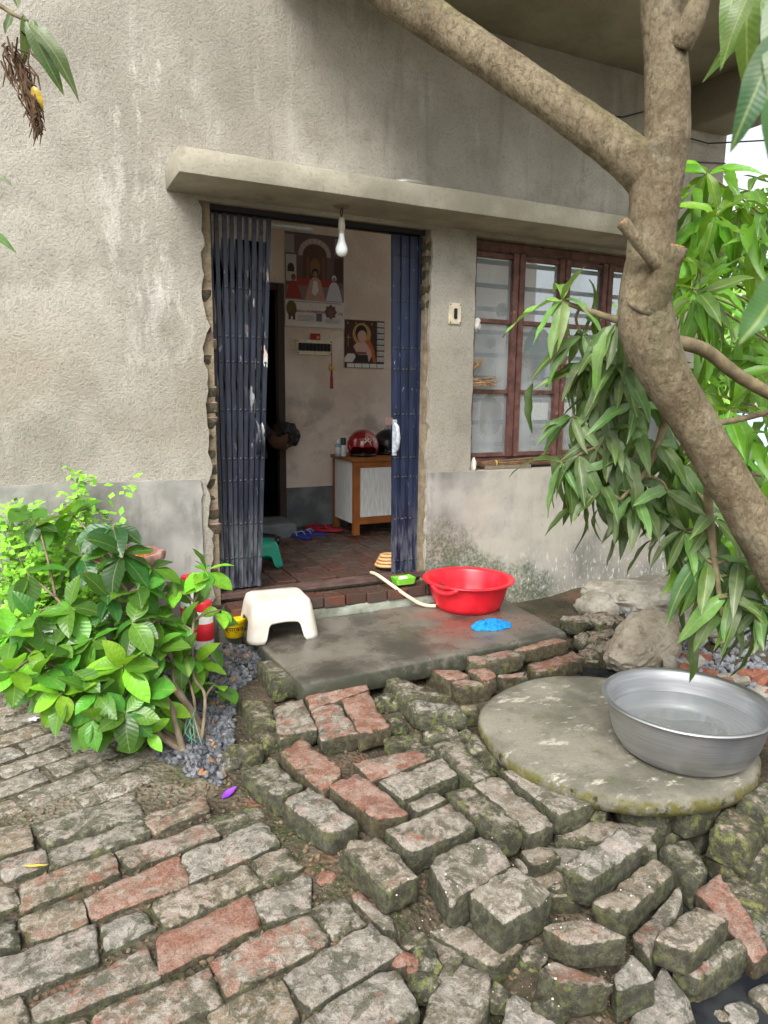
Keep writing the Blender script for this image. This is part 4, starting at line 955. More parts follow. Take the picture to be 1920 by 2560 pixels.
# --- hose and soap dish by the rail
M['hose'] = simple('tan_hose', S(206, 160, 110), .45, var=.1); M['palehose'] = simple('pale_hose', S(222, 204, 176), .45, var=.1)
def smooth_path(P, n=6):
    P = [Vector(p) for p in P]; out = []
    for i in range(len(P)-1):
        p0 = P[max(i-1, 0)]; p1 = P[i]; p2 = P[i+1]; p3 = P[min(i+2, len(P)-1)]
        for k in range(n):
            t_ = k/n; out.append(.5*((2*p1)+(p2-p0)*t_+(2*p0-5*p1+4*p2-p3)*t_*t_+(3*p1-p0-3*p2+p3)*t_**3))
    return out+[P[-1]]
hp = [Vector((PZ(840, 1258, .37).x, 3.80, .372)), Vector((PZ(838, 1266, .36).x, 3.66, .392)), PZ(845, 1278, .33)+Vector((0, 0, .0)), PZ(880, 1298, .30), PZ(910, 1307, .27), PZ(940, 1310, SZ+.014)]
hp[2] = Vector((hp[2].x, 3.55, .375)); hp[3] = Vector((PY(878, 1296, 3.485).x, 3.475, .30)); hp[4] = Vector((PZ(912, 1306, .25).x, 3.43, .252)); hp[5] = PZ(942, 1309, SZ+.012)
b = MB(); b.tube(smooth_path(hp), .011, 8); tag(b.build('water_hose', M['palehose'], None, smooth=True), 'pale rubber hose trailing over the rail onto the slab', 'hose')
hc = PZ(825, 1225, FLZ+.012); coil = []
for i in range(70):
    a = i*.35; r = .10-.0006*i; coil.append((hc.x+.06+r*math.cos(a), hc.y+r*.9*math.sin(a), FLZ+.016+.0011*i))
b = MB(); b.tube(coil, .010, 8); tag(b.build('hose_coil', M['hose'], None, smooth=True), 'tan hose coiled on the brick floor inside the gate', 'hose')
M['limegreen'] = simple('lime_green_plastic', S(120, 190, 60), .35, var=.06)
sd0 = Vector((PY(871, 1264, 3.57).x, 3.57, .352)); dish = empty('soap_dish', sd0, 'small lime green soap dish under the right gate leaf', 'soap dish')
def tray(b, c, hx, hy, h, fl, t_):
    o1 = rsq(hx*fl, hy*fl, .012, 4); i1 = rsq(hx*fl-t_, hy*fl-t_, .010, 4); s_ = 1/fl
    n = len(o1); i1 = [(x*(1-t_/hx), y*(1-t_/hy)) for x, y in o1]
    R4 = [[(x*s_, y*s_, 0) for x, y in o1], [(x, y, h) for x, y in o1], [(x, y, h) for x, y in i1], [(x*s_, y*s_, t_) for x, y in i1]]
    vs = [Vector(c)+Vector(p) for r in R4 for p in r]; fs = [(i*n+k, i*n+(k+1) % n, (i+1)*n+(k+1) % n, (i+1)*n+k) for i in range(3) for k in range(n)]
    fs += [tuple(range(n))[::-1], tuple(range(3*n, 4*n))]; b.add(vs, fs)
b = MB(); tray(b, sd0, .058, .04, .036, 1.12, .003); b.build('dish', M['limegreen'], dish, auto=40)
M['soap'] = simple('soap', S(236, 226, 190), .5); me = rock_mesh('soap', .03, .02, .012, 3, M['soap'], .1); place('soap', me, sd0+Vector((0, 0, .03)), dish)
# --- yellow tub with lettering, jars, scraps
M['yellow'] = simple('yellow_plastic', S(240, 206, 24), .35, var=.05); M['brownink'] = simple('brown_ink', S(92, 34, 20), .5)
yb = PZ(503, 1378, .205); yb = Vector((yb.x+.02, yb.y+.045, .2))
bk = empty('yellow_tub', yb, 'small yellow lidded tub with brown lettering on the gravel', 'tub')
b = MB(); b.lathe([(0, 0), (.046, 0), (.05, .004), (.06, .085), (.062, .09)], 36, yb); b.build('pot', M['yellow'], bk, auto=40)
b = MB(); b.lathe([(.066, .082), (.0675, .084), (.0675, .1), (.063, .104), (.06, .101), (0, .101)], 36, yb); b.build('lid', M['yellow'], bk, auto=40)
ang = math.atan2(-yb.y, -yb.x); fr = Vector((math.cos(ang), math.sin(ang), 0)); rot = Matrix((Vector((-fr.y, fr.x, 0)), Vector((0, 0, 1)), fr)).transposed()
text_obj('lettering', 'स्पार्कल', .031, M['brownink'], yb+fr*.0585+Vector((0, 0, .05)), rot, bk, .001, bend=.058)
M['jarred'] = simple('red_jar', S(206, 40, 52), .35, var=.1); M['jarwhite'] = simple('white_jar', S(226, 222, 220), .4, var=.08)
for i, (px, py, z, rr, hh) in enumerate(((412, 1310, .19, .05, PY(412, 1243, 3.5).z-.19), (440, 1330, .19, .046, PY(440, 1298, 3.42).z-.19))):
    yj = 3.5-.08*i; c = PY(px, py, yj); c = Vector((c.x, yj, z)); jr = empty('plastic_jar', c, ('tall' if i == 0 else 'short')+' red and white plastic jar standing by the gate foot', 'jar')
    b = MB(); b.lathe([(0, 0), (rr, 0), (rr*1.02, .01), (rr, hh*.75), (rr*.8, hh*.84)], 28, c); b.build('body', M['jarwhite'], jr, auto=40)
    b = MB(); b.lathe([(rr*1.03, hh*.2), (rr*1.05, hh*.21), (rr*1.04, hh*.55), (rr*1.0, hh*.56)], 28, c); b.build('band', M['jarred'], jr, auto=40)
    b = MB(); b.lathe([(rr*.85, hh*.80), (rr*.9, hh*.81), (rr*.9, hh*.97), (rr*.8, hh), (0, hh)], 28, c); b.build('lid', M['jarred'], jr, auto=40)
M['cyan'] = simple('cyan_plastic', S(30, 176, 216), .4, var=.1); c = PZ(378, 1412, .1)
cloth('plastic_scrap', Vector((c.x, c.y, .11)), .07, .04, .05, .6, M['cyan'], 'cyan plastic scrap on the gravel behind the bush', 9.1)
M['blackbag'] = simple('black_polythene', (.02, .02, .022), .3, bump=.3); c = PY(505, 1290, 3.56)
cloth('polythene_bag', Vector((c.x, 3.57, .2)), .1, .05, .12, 0, M['blackbag'], 'black polythene bundle at the foot of the left gate leaf', 5.5)
# --- aluminium basin on the well cover
t = NT('brushed_aluminium'); g_ = t.noise(6, 4, .6, stretch=(1, 1, 40)); M['alu'] = t.fin(t.mix(t.ramp(g_, .35, .65), S(172, 174, 176), S(190, 192, 194)), t.ramp(t.noise(8, 5), .3, .7, .4, .54), None, None, .92)
bc = Vector((2.02, 1.645, .197)); bas = empty('aluminium_basin', bc, 'large round aluminium basin of water on the well cover', 'basin')
b = MB(); prof = [(0, .003), (.15, .003), (.185, .010), (.215, .030), (.238, .065), (.252, .11), (.260, .16), (.265, .192), (.274, .199), (.284, .2), (.288, .195), (.284, .188), (.270, .186), (.264, .158), (.256, .11), (.242, .063), (.219, .026), (.188, .004), (.15, 0), (0, 0)]
b.lathe(prof, 96, bc); b.build('bowl', M['alu'], bas, auto=60)
t = NT('clear_grey_water'); t.b.inputs['Transmission Weight'].default_value = .75; t.b.inputs['IOR'].default_value = 1.33; M['clearwater'] = t.fin((.62, .65, .66), .02, t.bump(t.noise(14, 2), .05, .01), .5)
b = MB(); b.lathe([(0, .118), (.2515, .118)], 96, bc); b.build('basin_water', M['clearwater'], bas, smooth=True)
# --- hose end at the well
b = MB(); P0 = [PZ(1622, 1735, .12), PZ(1640, 1775, .05), PZ(1655, 1830, .0), PZ(1675, 1900, -.05)]; b.tube(smooth_path(P0), .012, 8); tag(b.build('hose_end', M['palehose'], None, smooth=True), 'pale hose hanging down beside the well curb', 'hose')
# --- tall clay planter by the wall
M['claydark'] = make_concrete('weathered_planter', S(92, 84, 78), S(134, 124, 114), S(120, 80, 72), 9); M['pinkrim'] = make_concrete('pinkish_rim', S(150, 108, 100), S(176, 140, 128), S(190, 90, 96), 12)
pc = PY(283, 1205, 3.36); pc = Vector((pc.x, 3.36, .05)); rz_ = PY(283, 1193, 3.36).z
pot = empty('planter', pc, 'tall dark clay planter with pinkish scalloped rim against the wall', 'planter'); hh = rz_-.05
b = MB(); b.lathe([(0, 0), (.10, 0), (.105, .02), (.095, hh*.5), (.105, hh*.8), (.125, hh*.93), (.12, hh*.95)], 32, pc); b.build('body', M['claydark'], pot, auto=40)
b = MB(); n = 48; vs = []; fs = []
for r, z in ((.12, hh*.92), (.145, hh*.94), (.15, hh*.98), (.142, hh), (.118, hh), (.11, hh*.95)):
    for k in range(n): a = 2*math.pi*k/n; q = 1+.045*math.cos(10*a); vs.append(pc+Vector((r*q*math.cos(a), r*q*math.sin(a), z)))
for i in range(5):
    for k in range(n): fs.append((i*n+k, i*n+(k+1) % n, (i+1)*n+(k+1) % n, (i+1)*n+k))
b.add(vs, fs); b.build('rim', M['pinkrim'], pot, auto=50)
M['husk'] = simple('dried_marigold', S(176, 112, 44), .9, var=.5, scale=80, bump=.8); b = MB(); b.lathe([(.115, hh*.95), (.08, hh*1.0), (.04, hh*1.03), (0, hh*1.035)], 24, pc); b.build('dried_flowers', M['husk'], pot)
# --- broom, plank and wads on the window sill
M['broom'] = simple('broom_straw', S(128, 100, 76), .8, var=.4, scale=60); bp0 = PY(1040, 1003, 3.70); bp1 = PY(1235, 990, 3.69); br = empty('stick_broom', (bp0.x, 3.7, WZ0), 'bundled coconut stick broom lying along the window sill', 'broom')
b = MB(); rg = random.Random(5)
for i in range(70):
    a = rg.uniform(0, 6.28); q = math.sqrt(rg.random()); r0 = .018*q; r1 = .034*q
    p = bp0+Vector((rg.uniform(-.005, .005), r0*math.cos(a), r0*math.sin(a)*.9)); e = bp1+Vector((rg.uniform(-.15, .12), r1*math.cos(a), r1*math.sin(a)*.8))
    b.tube([p, (p+e)/2+Vector((0, rg.uniform(-.004, .004), rg.uniform(-.003, .004))), e], [.0026, .0022, .0014], 4, False)
b.build('sticks', M['broom'], br); b = MB(); d = (bp1-bp0).normalized(); b.tube([bp0+d*.10, bp0+d*.108], .0215, 14); b.build('tie', simple('yellow_tie', S(186, 170, 60), .6), br)
pk = PY(1090, 1014, 3.665); b = MB(); b.box(bp0.x+.02, bp0.x+.36, YW+.0, YW+.06, WZ0+.0, WZ0+.024); tag(b.build('wood_plank', simple('grey_plank', S(128, 116, 100), .8, bump=.4), None, bevel=.003), 'short weathered plank under the broom on the sill', 'plank')
M['polywhite'] = simple('crumpled_white_plastic', S(206, 202, 194), .4, var=.15, scale=40)
for (px, py, s, lb) in ((1022, 1006, (.016, .02, .04), 'crumpled white plastic wad at the lower window corner'), (1031, 702, (.018, .016, .035), 'white plastic wad stuffed beside the upper left pane')):
    c = PY(px, py, 3.675); tag(place('plastic_wad', rock_mesh('plastic_wad', s[0], s[1], s[2], px, M['polywhite'], .55), c), lb, 'plastic wad')
M['straw'] = simple('dry_straw', S(150, 124, 92), .9, var=.4, scale=50)
for (x0_, y0_, x1_, y1_, nn, lb) in ((1012, 828, 1068, 824, 46, 'bundle of dry straw stuck through the window edge'), (1012, 800, 1040, 782, 16, 'tuft of dry yellow leaves stuck in the window edge')):
    b = MB(); A = PY(x0_, y0_, 3.70); B = PY(x1_, y1_, 3.69)
    for i in range(nn):
        w_ = Vector((rg.uniform(-.01, .01), rg.uniform(-.02, .02), rg.uniform(-.025, .03))); w2 = Vector((rg.uniform(-.05, .03), rg.uniform(-.03, .02), rg.uniform(-.035, .035)))
        b.tube([A+w_, (A+B)/2+w_*.6+w2*.3, B+w2], [.003, .0035, .0015], 4, False)
    tag(b.build('straw_bundle', M['straw']), lb, 'straw')
# --- small litter
def petal(name, pts, th, mat, label, cat):
    b = MB(); b.prism(pts, (0, 0, th)); return tag(b.build(name, mat, None), label, cat)
# ================================================================== inside the doorway
Z2 = lambda x, y: CR(640, 980, 3.6065, x, y)
Z1 = lambda x, y: CR(680, 540, 5.028, x, y)
M['oak'] = simple('brown_lipping', S(146, 88, 40), .5, var=.2, scale=14, bump=.2)
t = NT('grey_woodgrain_laminate'); M['laminate'] = t.fin(t.mix(t.ramp(t.noise(18, 5, .6, stretch=(6, 6, .5)), .35, .65), S(196, 196, 192), S(224, 224, 222)), .4, None, .5)
cx0 = PZ(*Z2(900, 1290), FLZ); CY0 = cx0.y-.02; CX0 = cx0.x-.025; CZ1 = .925; CY1 = CY0+.44; CX1 = CX0+.8
cab = empty('cabinet', ((CX0+CX1)/2, (CY0+CY1)/2, FLZ), 'low grey laminate cabinet with brown edges against the inner wall', 'cabinet')
b = MB(); b.box(CX0-.02, CX1+.01, CY0-.015, CY1, CZ1, CZ1+.03); b.build('top', M['oak'], cab, bevel=.003)
b = MB()
for x in (CX0, CX1-.05):
    b = MB(); b.box(x, x+.05, CY0, CY0+.04, FLZ, CZ1); b.build('leg', M['oak'], cab, bevel=.002)
    b = MB(); b.box(x, x+.05, CY1-.045, CY1-.005, FLZ, CZ1); b.build('leg', M['oak'], cab, bevel=.002)
for z in (CZ1-.045, FLZ+.085):
    b = MB(); b.box(CX0+.05, CX1-.05, CY0, CY0+.03, z, z+(.045 if z > .7 else .055)); b.build('rail', M['oak'], cab, bevel=.002)
for x in (CX0+.003, CX1-.016):
    b = MB(); b.box(x, x+.013, CY0+.042, CY1-.047, FLZ+.09, CZ1-.001); b.build('side_panel', M['laminate'], cab)
b = MB(); b.box(CX0+.053, (CX0+CX1)/2-.002, CY0-.008, CY0+.01, FLZ+.143, CZ1-.048); b.build('door', M['laminate'], cab, bevel=.002)
b = MB(); b.box((CX0+CX1)/2+.002, CX1-.053, CY0-.008, CY0+.01, FLZ+.143, CZ1-.048); b.build('door', M['laminate'], cab, bevel=.002)
TZ = CZ1+.031
# helmets
t = NT('red_helmet_paint'); t.b.inputs['Coat Weight'].default_value = .8; M['helmred'] = t.fin(t.mix(t.ramp(t.noise(9, 3), .3, .7), S(120, 14, 20), S(150, 24, 30)), .25, None, .5)
M['helmblack'] = simple('black_helmet', (.012, .012, .013), .3); M['star'] = simple('cream_decal', S(206, 190, 170), .5)
def helmet(c, r, mat, name, label, facing, decal):
    h = empty(name, c, label, 'helmet'); N, Mm = 36, 20; vs = []; fs = []
    for i in range(Mm+1):
        ph = math.pi*.5-(math.pi*.5+.72)*i/Mm
        for k in range(N):
            th = 2*math.pi*k/N; d = Vector((math.cos(th)*math.cos(ph), math.sin(th)*math.cos(ph), math.sin(ph)))
            open_ = max(0, math.cos(th-facing)-.15)
            ph2 = ph if ph > -.02 else -.02+(ph+.02)*(1-min(1, open_*1.6)*.95)
            q = Vector((math.cos(th)*math.cos(ph2)*r, math.sin(th)*math.cos(ph2)*r, math.sin(ph2)*r*.98)); vs.append(c+Vector((0, 0, r*.66))+q)
    for i in range(Mm):
        for k in range(N): fs.append((i*N+k, i*N+(k+1) % N, (i+1)*N+(k+1) % N, (i+1)*N+k))
    b = MB(); b.add(vs, fs); o = b.build('shell', mat, h, smooth=True, recalc=True); md = o.modifiers.new('t', 'SOLIDIFY'); md.thickness = .012; md.offset = -1
    b = MB(); b.tube([c+Vector((r*.8*math.cos(a*math.pi/12), r*.8*math.sin(a*math.pi/12), .013)) for a in range(25)], .012, 6, False); b.build('edge_trim', M['helmblack'], h, smooth=True)
    if decal:
        cc = c+Vector((0, 0, r*.66)); to = (CAM-cc).normalized(); to = Vector((to.x*.9+.25, to.y, to.z+.15)).normalized(); xx = Vector((0, 0, 1)).cross(to).normalized(); yy = to.cross(xx)
        def onshell(u_, v_):
            w_ = math.sqrt(max(0, (r*1.006)**2-u_*u_-v_*v_)); return cc+xx*u_+yy*v_*.98+to*w_
        star = []
        for k in range(10):
            rr = .062 if k % 2 == 0 else .024; a = math.pi/2+k*math.pi/5; star.append((rr*math.cos(a)*1.05, rr*math.sin(a)+.012))
        b = MB(); ctr_ = onshell(0, .012)
        for k in range(10):
            p, q = star[k], star[(k+1) % 10]
            if k in (4, 5): continue
            b.add([ctr_, onshell(*p), onshell((p[0]+q[0])/2, (p[1]+q[1])/2), onshell(*q)], [(0, 1, 2), (0, 2, 3)])
        b.build('star_decal', M['star'], h)
    return h
hc_ = PY(*Z2(963, 560), CY0+.17); helmet(Vector((hc_.x, CY0+.17, TZ)), .128, M['helmred'], 'helmet', 'glossy red helmet with a cream star decal on the cabinet', R_(250), True)
helmet(Vector((hc_.x+.27, CY0+.26, TZ)), .125, M['helmblack'], 'helmet', 'plain black helmet behind the red one on the cabinet', R_(250), False)
def bottle(name, px, py, prof, mats, label, y):
    c = PY(*Z2(px, py), y); c = Vector((c.x, y, TZ)); e = empty(name, c, label, 'bottle')
    for nm, pr, mt in prof:
        b = MB(); b.lathe(pr, 20, c); b.build(nm, mt, e, auto=40)
M['btlblue'] = simple('pale_blue_bottle', S(120, 150, 166), .25); M['btlgreen'] = simple('dark_green_bottle', S(24, 60, 44), .3); M['btlwhite'] = simple('white_label', S(206, 208, 206), .5)
bottle('spray_bottle', 740, 580, [('body', [(0, 0), (.021, 0), (.022, .01), (.022, .085), (.012, .1)], M['btlblue']), ('label_band', [(.0225, .02), (.023, .021), (.023, .07), (.0225, .071)], M['btlwhite']), ('nozzle', [(.011, .1), (.011, .125), (.007, .13), (.006, .145), (0, .146)], M['btlwhite'])], None, 'pale blue spray bottle with white nozzle on the cabinet', CY0+.2)
bottle('dark_bottle', 787, 580, [('body', [(0, 0), (.022, 0), (.023, .012), (.023, .08), (.02, .09)], M['btlwhite']), ('cap', [(.0215, .088), (.022, .09), (.021, .14), (.018, .145), (0, .145)], M['btlgreen'])], None, 'green-capped bottle with pale label beside the red helmet', CY0+.2)
t = NT('clear_bottle'); t.b.inputs['Transmission Weight'].default_value = .85; M['clearb'] = t.fin((.8, .82, .84), .1)
bottle('water_bottle', 1195, 560, [('body', [(0, 0), (.038, 0), (.04, .01), (.039, .12), (.043, .14), (.04, .2), (.016, .25), (.015, .27)], M['clearb']), ('cap', [(.016, .268), (.016, .285), (0, .286)], M['btlwhite'])], None, 'clear water bottle standing behind the helmets', CY0+.3)
# slippers, shoe, green stool
def slipper(c, rz, mat, strapm, label, grp=None, s=1.):
    e = empty('slipper', c, label, 'slipper', grp); b = MB(); L = .125*s; out = []
    for k in range(28):
        a = 2*math.pi*k/28; y = L*math.sin(a); w_ = .044*s*(1+.16*math.sin(a)-.18*math.cos(2*a)*.4); x = w_*math.cos(a); out.append(Vector((x*math.cos(rz)-y*math.sin(rz), x*math.sin(rz)+y*math.cos(rz), 0))+Vector(c))
    b.prism(out, (0, 0, .018)); b.build('sole', mat, e, bevel=.003)
    q = lambda x, y, z: Vector(c)+Vector((x*math.cos(rz)-y*math.sin(rz), x*math.sin(rz)+y*math.cos(rz), z))
    b = MB(); b.tube(smooth_path([q(-.04*s, -.01*s, .018), q(-.028*s, .02*s, .042), q(0, .065*s, .02)]), .005, 6); b.tube(smooth_path([q(.04*s, -.01*s, .018), q(.028*s, .02*s, .042), q(0, .065*s, .02)]), .005, 6); b.build('strap', strapm, e, smooth=True)
M['redrub'] = simple('red_rubber', S(150, 26, 40), .6); M['bluerub'] = simple('blue_rubber', S(40, 44, 128), .6); M['bluestrap'] = simple('light_strap', S(120, 140, 190), .5)
for (px, py, rz, mt, st, lb) in ((560, 1235, 1.2, 'redrub', 'redrub', 'red rubber slipper by the dado, its toe under the other'), (650, 1262, 1.0, 'redrub', 'redrub', 'red rubber slipper overlapping its mate before the cabinet'), (400, 1312, .3, 'bluerub', 'bluestrap', 'dark blue slipper lying near the inner step'), (500, 1290, .95, 'bluerub', 'bluestrap', 'dark blue slipper pointing towards the red pair')):
    c = PZ(*Z2(px, py), FLZ); slipper(Vector((c.x, c.y, FLZ+.002+(.008 if px == 650 else 0))), rz, M[mt], M[st], lb)
M['teal'] = simple('teal_plastic', S(36, 150, 122), .35, var=.06); gs = PZ(*Z2(80, 1600), FLZ)
moulded_stool('low_stool', .13, .10, .16, M['teal'], (gs.x-.03, gs.y+.12, FLZ+.001), .1, 'teal plastic stool half hidden behind the left gate leaf')
M['shoe'] = simple('black_shoe', (.015, .015, .016), .3); c = PZ(*Z2(140, 1370), FLZ); e = empty('shoe', (c.x, c.y, FLZ), 'black leather shoe on the floor behind the left gate leaf', 'shoe')
b = MB(); b.tube(smooth_path([(c.x-.2, c.y+.06, FLZ+.05), (c.x-.12, c.y+.04, FLZ+.05), (c.x-.04, c.y+.0, FLZ+.04), (c.x+.03, c.y-.02, FLZ+.028), (c.x+.055, c.y-.03, FLZ+.022)]), [.04]*6+[.042]*6+[.043]*6+[.036]*6+[.016], 14); o = b.build('upper', M['shoe'], e, smooth=True)
# tube light, posters, switchboard, tassel
M['tube'] = simple('white_tube', S(206, 208, 206), .35); q0 = PY(*Z1(20, 105), YB-.03); q1 = PY(*Z1(490, 172), YB-.03)
tl = empty('tube_light', (q1.x-.3, YB-.02, q1.z), 'white tube light high on the inner wall above the posters', 'lamp')
b = MB(); b.tube([(q1.x-.9, YB-.05, q1.z), (q1.x, YB-.05, q1.z)], .014, 12); b.build('tube', M['tube'], tl, smooth=True); b = MB(); b.box(q1.x-.92, q1.x+.02, YB-.034, YB-.001, q1.z-.02, q1.z+.02); b.build('batten', M['laminate'], tl)
PC = {}
def flat(col):
    k = tuple(col)
    if k not in PC: PC[k] = simple('print_%d_%d_%d' % k, S(*col), .45, var=.05, scale=50)
    return PC[k]
def poster(name, label, TL, BR, y, shapes, tilt=0.):
    """shapes: (colour, [(u,v)...]) drawn in order, each print layer a hair proud of the last"""
    W = BR.x-TL.x; H = TL.z-BR.z; e = empty(name, ((TL.x+BR.x)/2, y, (TL.z+BR.z)/2), label, 'poster')
    b = MB(); b.box(TL.x, BR.x, y-.0015, y, BR.z, TL.z); b.build('sheet', flat((196, 190, 180)), e)
    cols = []; b = MB()
    for i, (col, P) in enumerate(shapes):
        mt = flat(col)
        if mt not in cols: cols.append(mt)
        b.cur = cols.index(mt); b.add([Vector((TL.x+u_*W, y-.0018-.00022*i, TL.z-v_*H)) for u_, v_ in P], [tuple(range(len(P)))])
    b.build('print', cols, e, recalc=False); return e, W, H
def ell(cx, cy, rx, ry, n=18, a0=0, a1=360): return [(cx+rx*math.cos(R_(a0+(a1-a0)*k/n)), cy+ry*math.sin(R_(a0+(a1-a0)*k/n))) for k in range(n+(0 if a1-a0 == 360 else 1))]
def rect(a, c, d, e): return [(a, c), (d, c), (d, e), (a, e)]
def sitter(cx, base, s, robe, skin, hair):
    return [(robe, [(cx-.17*s, base), (cx-.15*s, base-.05*s), (cx-.09*s, base-.2*s), (cx-.04*s, base-.24*s), (cx+.04*s, base-.24*s), (cx+.09*s, base-.2*s), (cx+.15*s, base-.05*s), (cx+.17*s, base)]), (hair, ell(cx, base-.29*s, .05*s, .04*s)), (skin, ell(cx, base-.275*s, .034*s, .032*s))]
T1 = PY(*Z1(150, 180), YB); B1_ = PY(*Z1(905, 1420), YB)
sh = [((104, 84, 80), rect(.01, .005, .99, .71)), ((150, 140, 134), rect(.01, .03, .16, .22)), ((150, 140, 134), rect(.84, .03, .99, .2)), ((168, 152, 146), ell(.5, .22, .27, .17, 20, 180, 360)+[(.77, .24), (.23, .24)]), ((92, 66, 56), ell(.5, .23, .2, .12, 20, 180, 360)+[(.7, .5), (.3, .5)])]
for k in range(9):
    a = R_(190+160*k/8); sh.append(((206, 198, 190), [(.5+.21*math.cos(a)-.008, .22+.13*math.sin(a)), (.5+.21*math.cos(a)+.008, .22+.13*math.sin(a)), (.5+.255*math.cos(a)+.008, .22+.16*math.sin(a)), (.5+.255*math.cos(a)-.008, .22+.16*math.sin(a))]))
sh += [((120, 84, 70), rect(.36, .25, .4, .5)), ((120, 84, 70), rect(.62, .25, .66, .5)), ((132, 96, 62), ell(.5, .36, .09, .1)), ((186, 178, 170), rect(.02, .24, .19, .52)), ((66, 50, 48), ell(.1, .38, .055, .05, 12, 180, 360)+[(.155, .42), (.045, .42)]), ((150, 60, 56), rect(.2, .48, .8, .56)), ((72, 48, 46), rect(.84, .24, .97, .5)), ((128, 110, 108), rect(.01, .56, .99, .71))]
sh += sitter(.14, .70, .78, (150, 58, 48), (120, 78, 66), (140, 54, 46)) + sitter(.50, .715, 1.05, (176, 138, 122), (150, 110, 96), (36, 28, 28)) + [((206, 200, 198), [(.47, .50), (.53, .5), (.56, .60), (.5, .66), (.44, .63)])] + sitter(.82, .705, .85, (196, 192, 200), (150, 116, 106), (206, 202, 208))
sh += [((206, 200, 192), rect(.0, .715, 1, .998)), ((150, 142, 138), rect(.06, .725, .94, .735)), ((96, 84, 40), ell(.1, .81, .085, .085)), ((70, 64, 40), rect(.05, .86, .09, .93)), ((70, 64, 40), rect(.12, .86, .16, .93)), ((110, 66, 60), [(.76+(.11 if k % 2 == 0 else .085)*math.cos(k*math.pi/8), .825+(.085 if k % 2 == 0 else .065)*math.sin(k*math.pi/8)) for k in range(16)]), ((96, 84, 78), ell(.76, .83, .05, .045)), ((90, 96, 104), rect(.51, .85, .61, .935))]
for k in range(5): sh.append(((150, 144, 142), rect(.2, .875+.014*k, .48, .880+.014*k)))
for k in range(4): sh.append(((150, 144, 142), rect(.66, .905+.012*k, .92, .909+.012*k)))
e, W, H = poster('calendar', 'large calendar poster of three seated figures under an arch', T1, B1_, YB-.001, sh)
XF = Matrix(((1, 0, 0), (0, 0, -1), (0, 1, 0)))
M['redink'] = simple('red_ink', S(140, 40, 44), .5)
text_obj('lettering', 'EERING WORKS', .026*W/.505, M['redink'], Vector((T1.x+.335*W, YB-.014, T1.z-.835*H)), XF, e)
text_obj('lettering', 'HIMAD', .03*W/.505, M['redink'], Vector((T1.x+.585*W, YB-.014, T1.z-.835*H)), XF, e)
text_obj('lettering', 'USE', .028*W/.505, M['redink'], Vector((T1.x+.925*W, YB-.014, T1.z-.84*H)), XF, e)
T2 = PY(*Z1(908, 1297), YB); B2_ = PY(*Z1(1404, 1920), YB)
sh = [((70, 40, 32), rect(.0, .0, .8, .9)), ((176, 138, 74), ell(.43, .29, .23, .23)), ((34, 24, 22), ell(.42, .27, .15, .17)), ((196, 152, 138), ell(.44, .33, .115, .12)), ((196, 160, 146), [(.22, .55), (.3, .47), (.5, .45), (.66, .5), (.72, .68), (.62, .86), (.45, .8), (.3, .68)]), ((178, 96, 40), [(.5, .43), (.64, .4), (.74, .6), (.8, .88), (.72, .88), (.66, .62)]), ((40, 34, 34), [(.26, .72), (.58, .72), (.6, .86), (.24, .86)]), ((206, 198, 190), [(.0, .8), (.08, .7), (.24, .7), (.28, .76), (.2, .88), (.0, .88)]), ((120, 66, 60), rect(.3, .66, .55, .71)), ((176, 138, 74), rect(.085, .3, .1, .55)), ((176, 138, 74), rect(.05, .36, .15, .375)), ((60, 44, 40), rect(.8, .0, 1., 1.)), ((60, 44, 40), rect(0, .895, 1, 1))]
for k in range(4): sh.append(((176, 138, 74), [(.06+.2*k, .09), (.08+.2*k, .03), (.1+.2*k, .09)]))
for k in range(7): sh.append(((206, 202, 196), rect(.815, .03+.122*k, .99, .125+.122*k)))
for k in range(5): sh.append(((206, 202, 196), rect(.06+.19*k, .905, .235+.19*k, .99)))
for k in range(7):
    for q in range(4): sh.append(((150, 146, 144), rect(.83+.04*q, .05+.122*k, .845+.04*q, .115+.122*k)))
poster('calendar', 'smaller brown calendar of a haloed child with date blocks', T2, B2_, YB-.001, sh)
s0 = PY(*Z1(293, 1550), YB); s1 = PY(*Z1(745, 1755), YB); sb = empty('switchboard', ((s0.x+s1.x)/2, YB, s0.z), 'cream switchboard with a row of black switches below the calendar', 'switchboard')
b = MB(); b.box(s0.x, s1.x, YB-.03, YB-.001, s1.z, s0.z); b.build('board', M['switchplate'], sb, bevel=.003)
for k in range(9):
    wv = (s1.x-s0.x-.03)/9; xk = s0.x+.013+wv*k; b = MB(); b.box(xk, xk+wv-.002, YB-.037, YB-.0295, s1.z+.03, s0.z-.027); b.build('switch', M['black'], sb, bevel=.002)
b = MB()
for x in (s0.x+.012, s1.x-.012):
    for z in (s0.z-.012, s1.z+.012): b.tube([(x, YB-.033, z), (x, YB-.029, z)], .006, 8)
tag(b.build('screws', M['rivet'], sb), kind='stuff')
cd_ = PY(*Z1(550, 1525), YB-.018); b = MB(); b.box(cd_.x-.042, cd_.x+.042, YB-.012, YB-.006, s0.z+.001, s0.z+.052); crd = b.build('card', simple('red_card', S(160, 30, 34), .5)); tag(crd, 'small red card propped on top of the switchboard', 'card')
b = MB(); b.lathe([(.0, 0), (.013, 0)], 16, (0, 0, 0)); b.v = [Vector((cd_.x+.022+v.x, YB-.0125, s0.z+.022+v.y)) for v in b.v]; b.build('emblem', simple('gold_dot', S(206, 150, 60), .5), crd)
tx = s1.x-.012; tz = s1.z; ts = empty('tassel_charm', (tx, YB-.035, tz), 'red cord charm with gold disc and tassel hanging from the switchboard', 'charm')
zt_ = PY(*Z1(725, 1910), YB).z; zb_ = PY(*Z1(732, 2170), YB).z
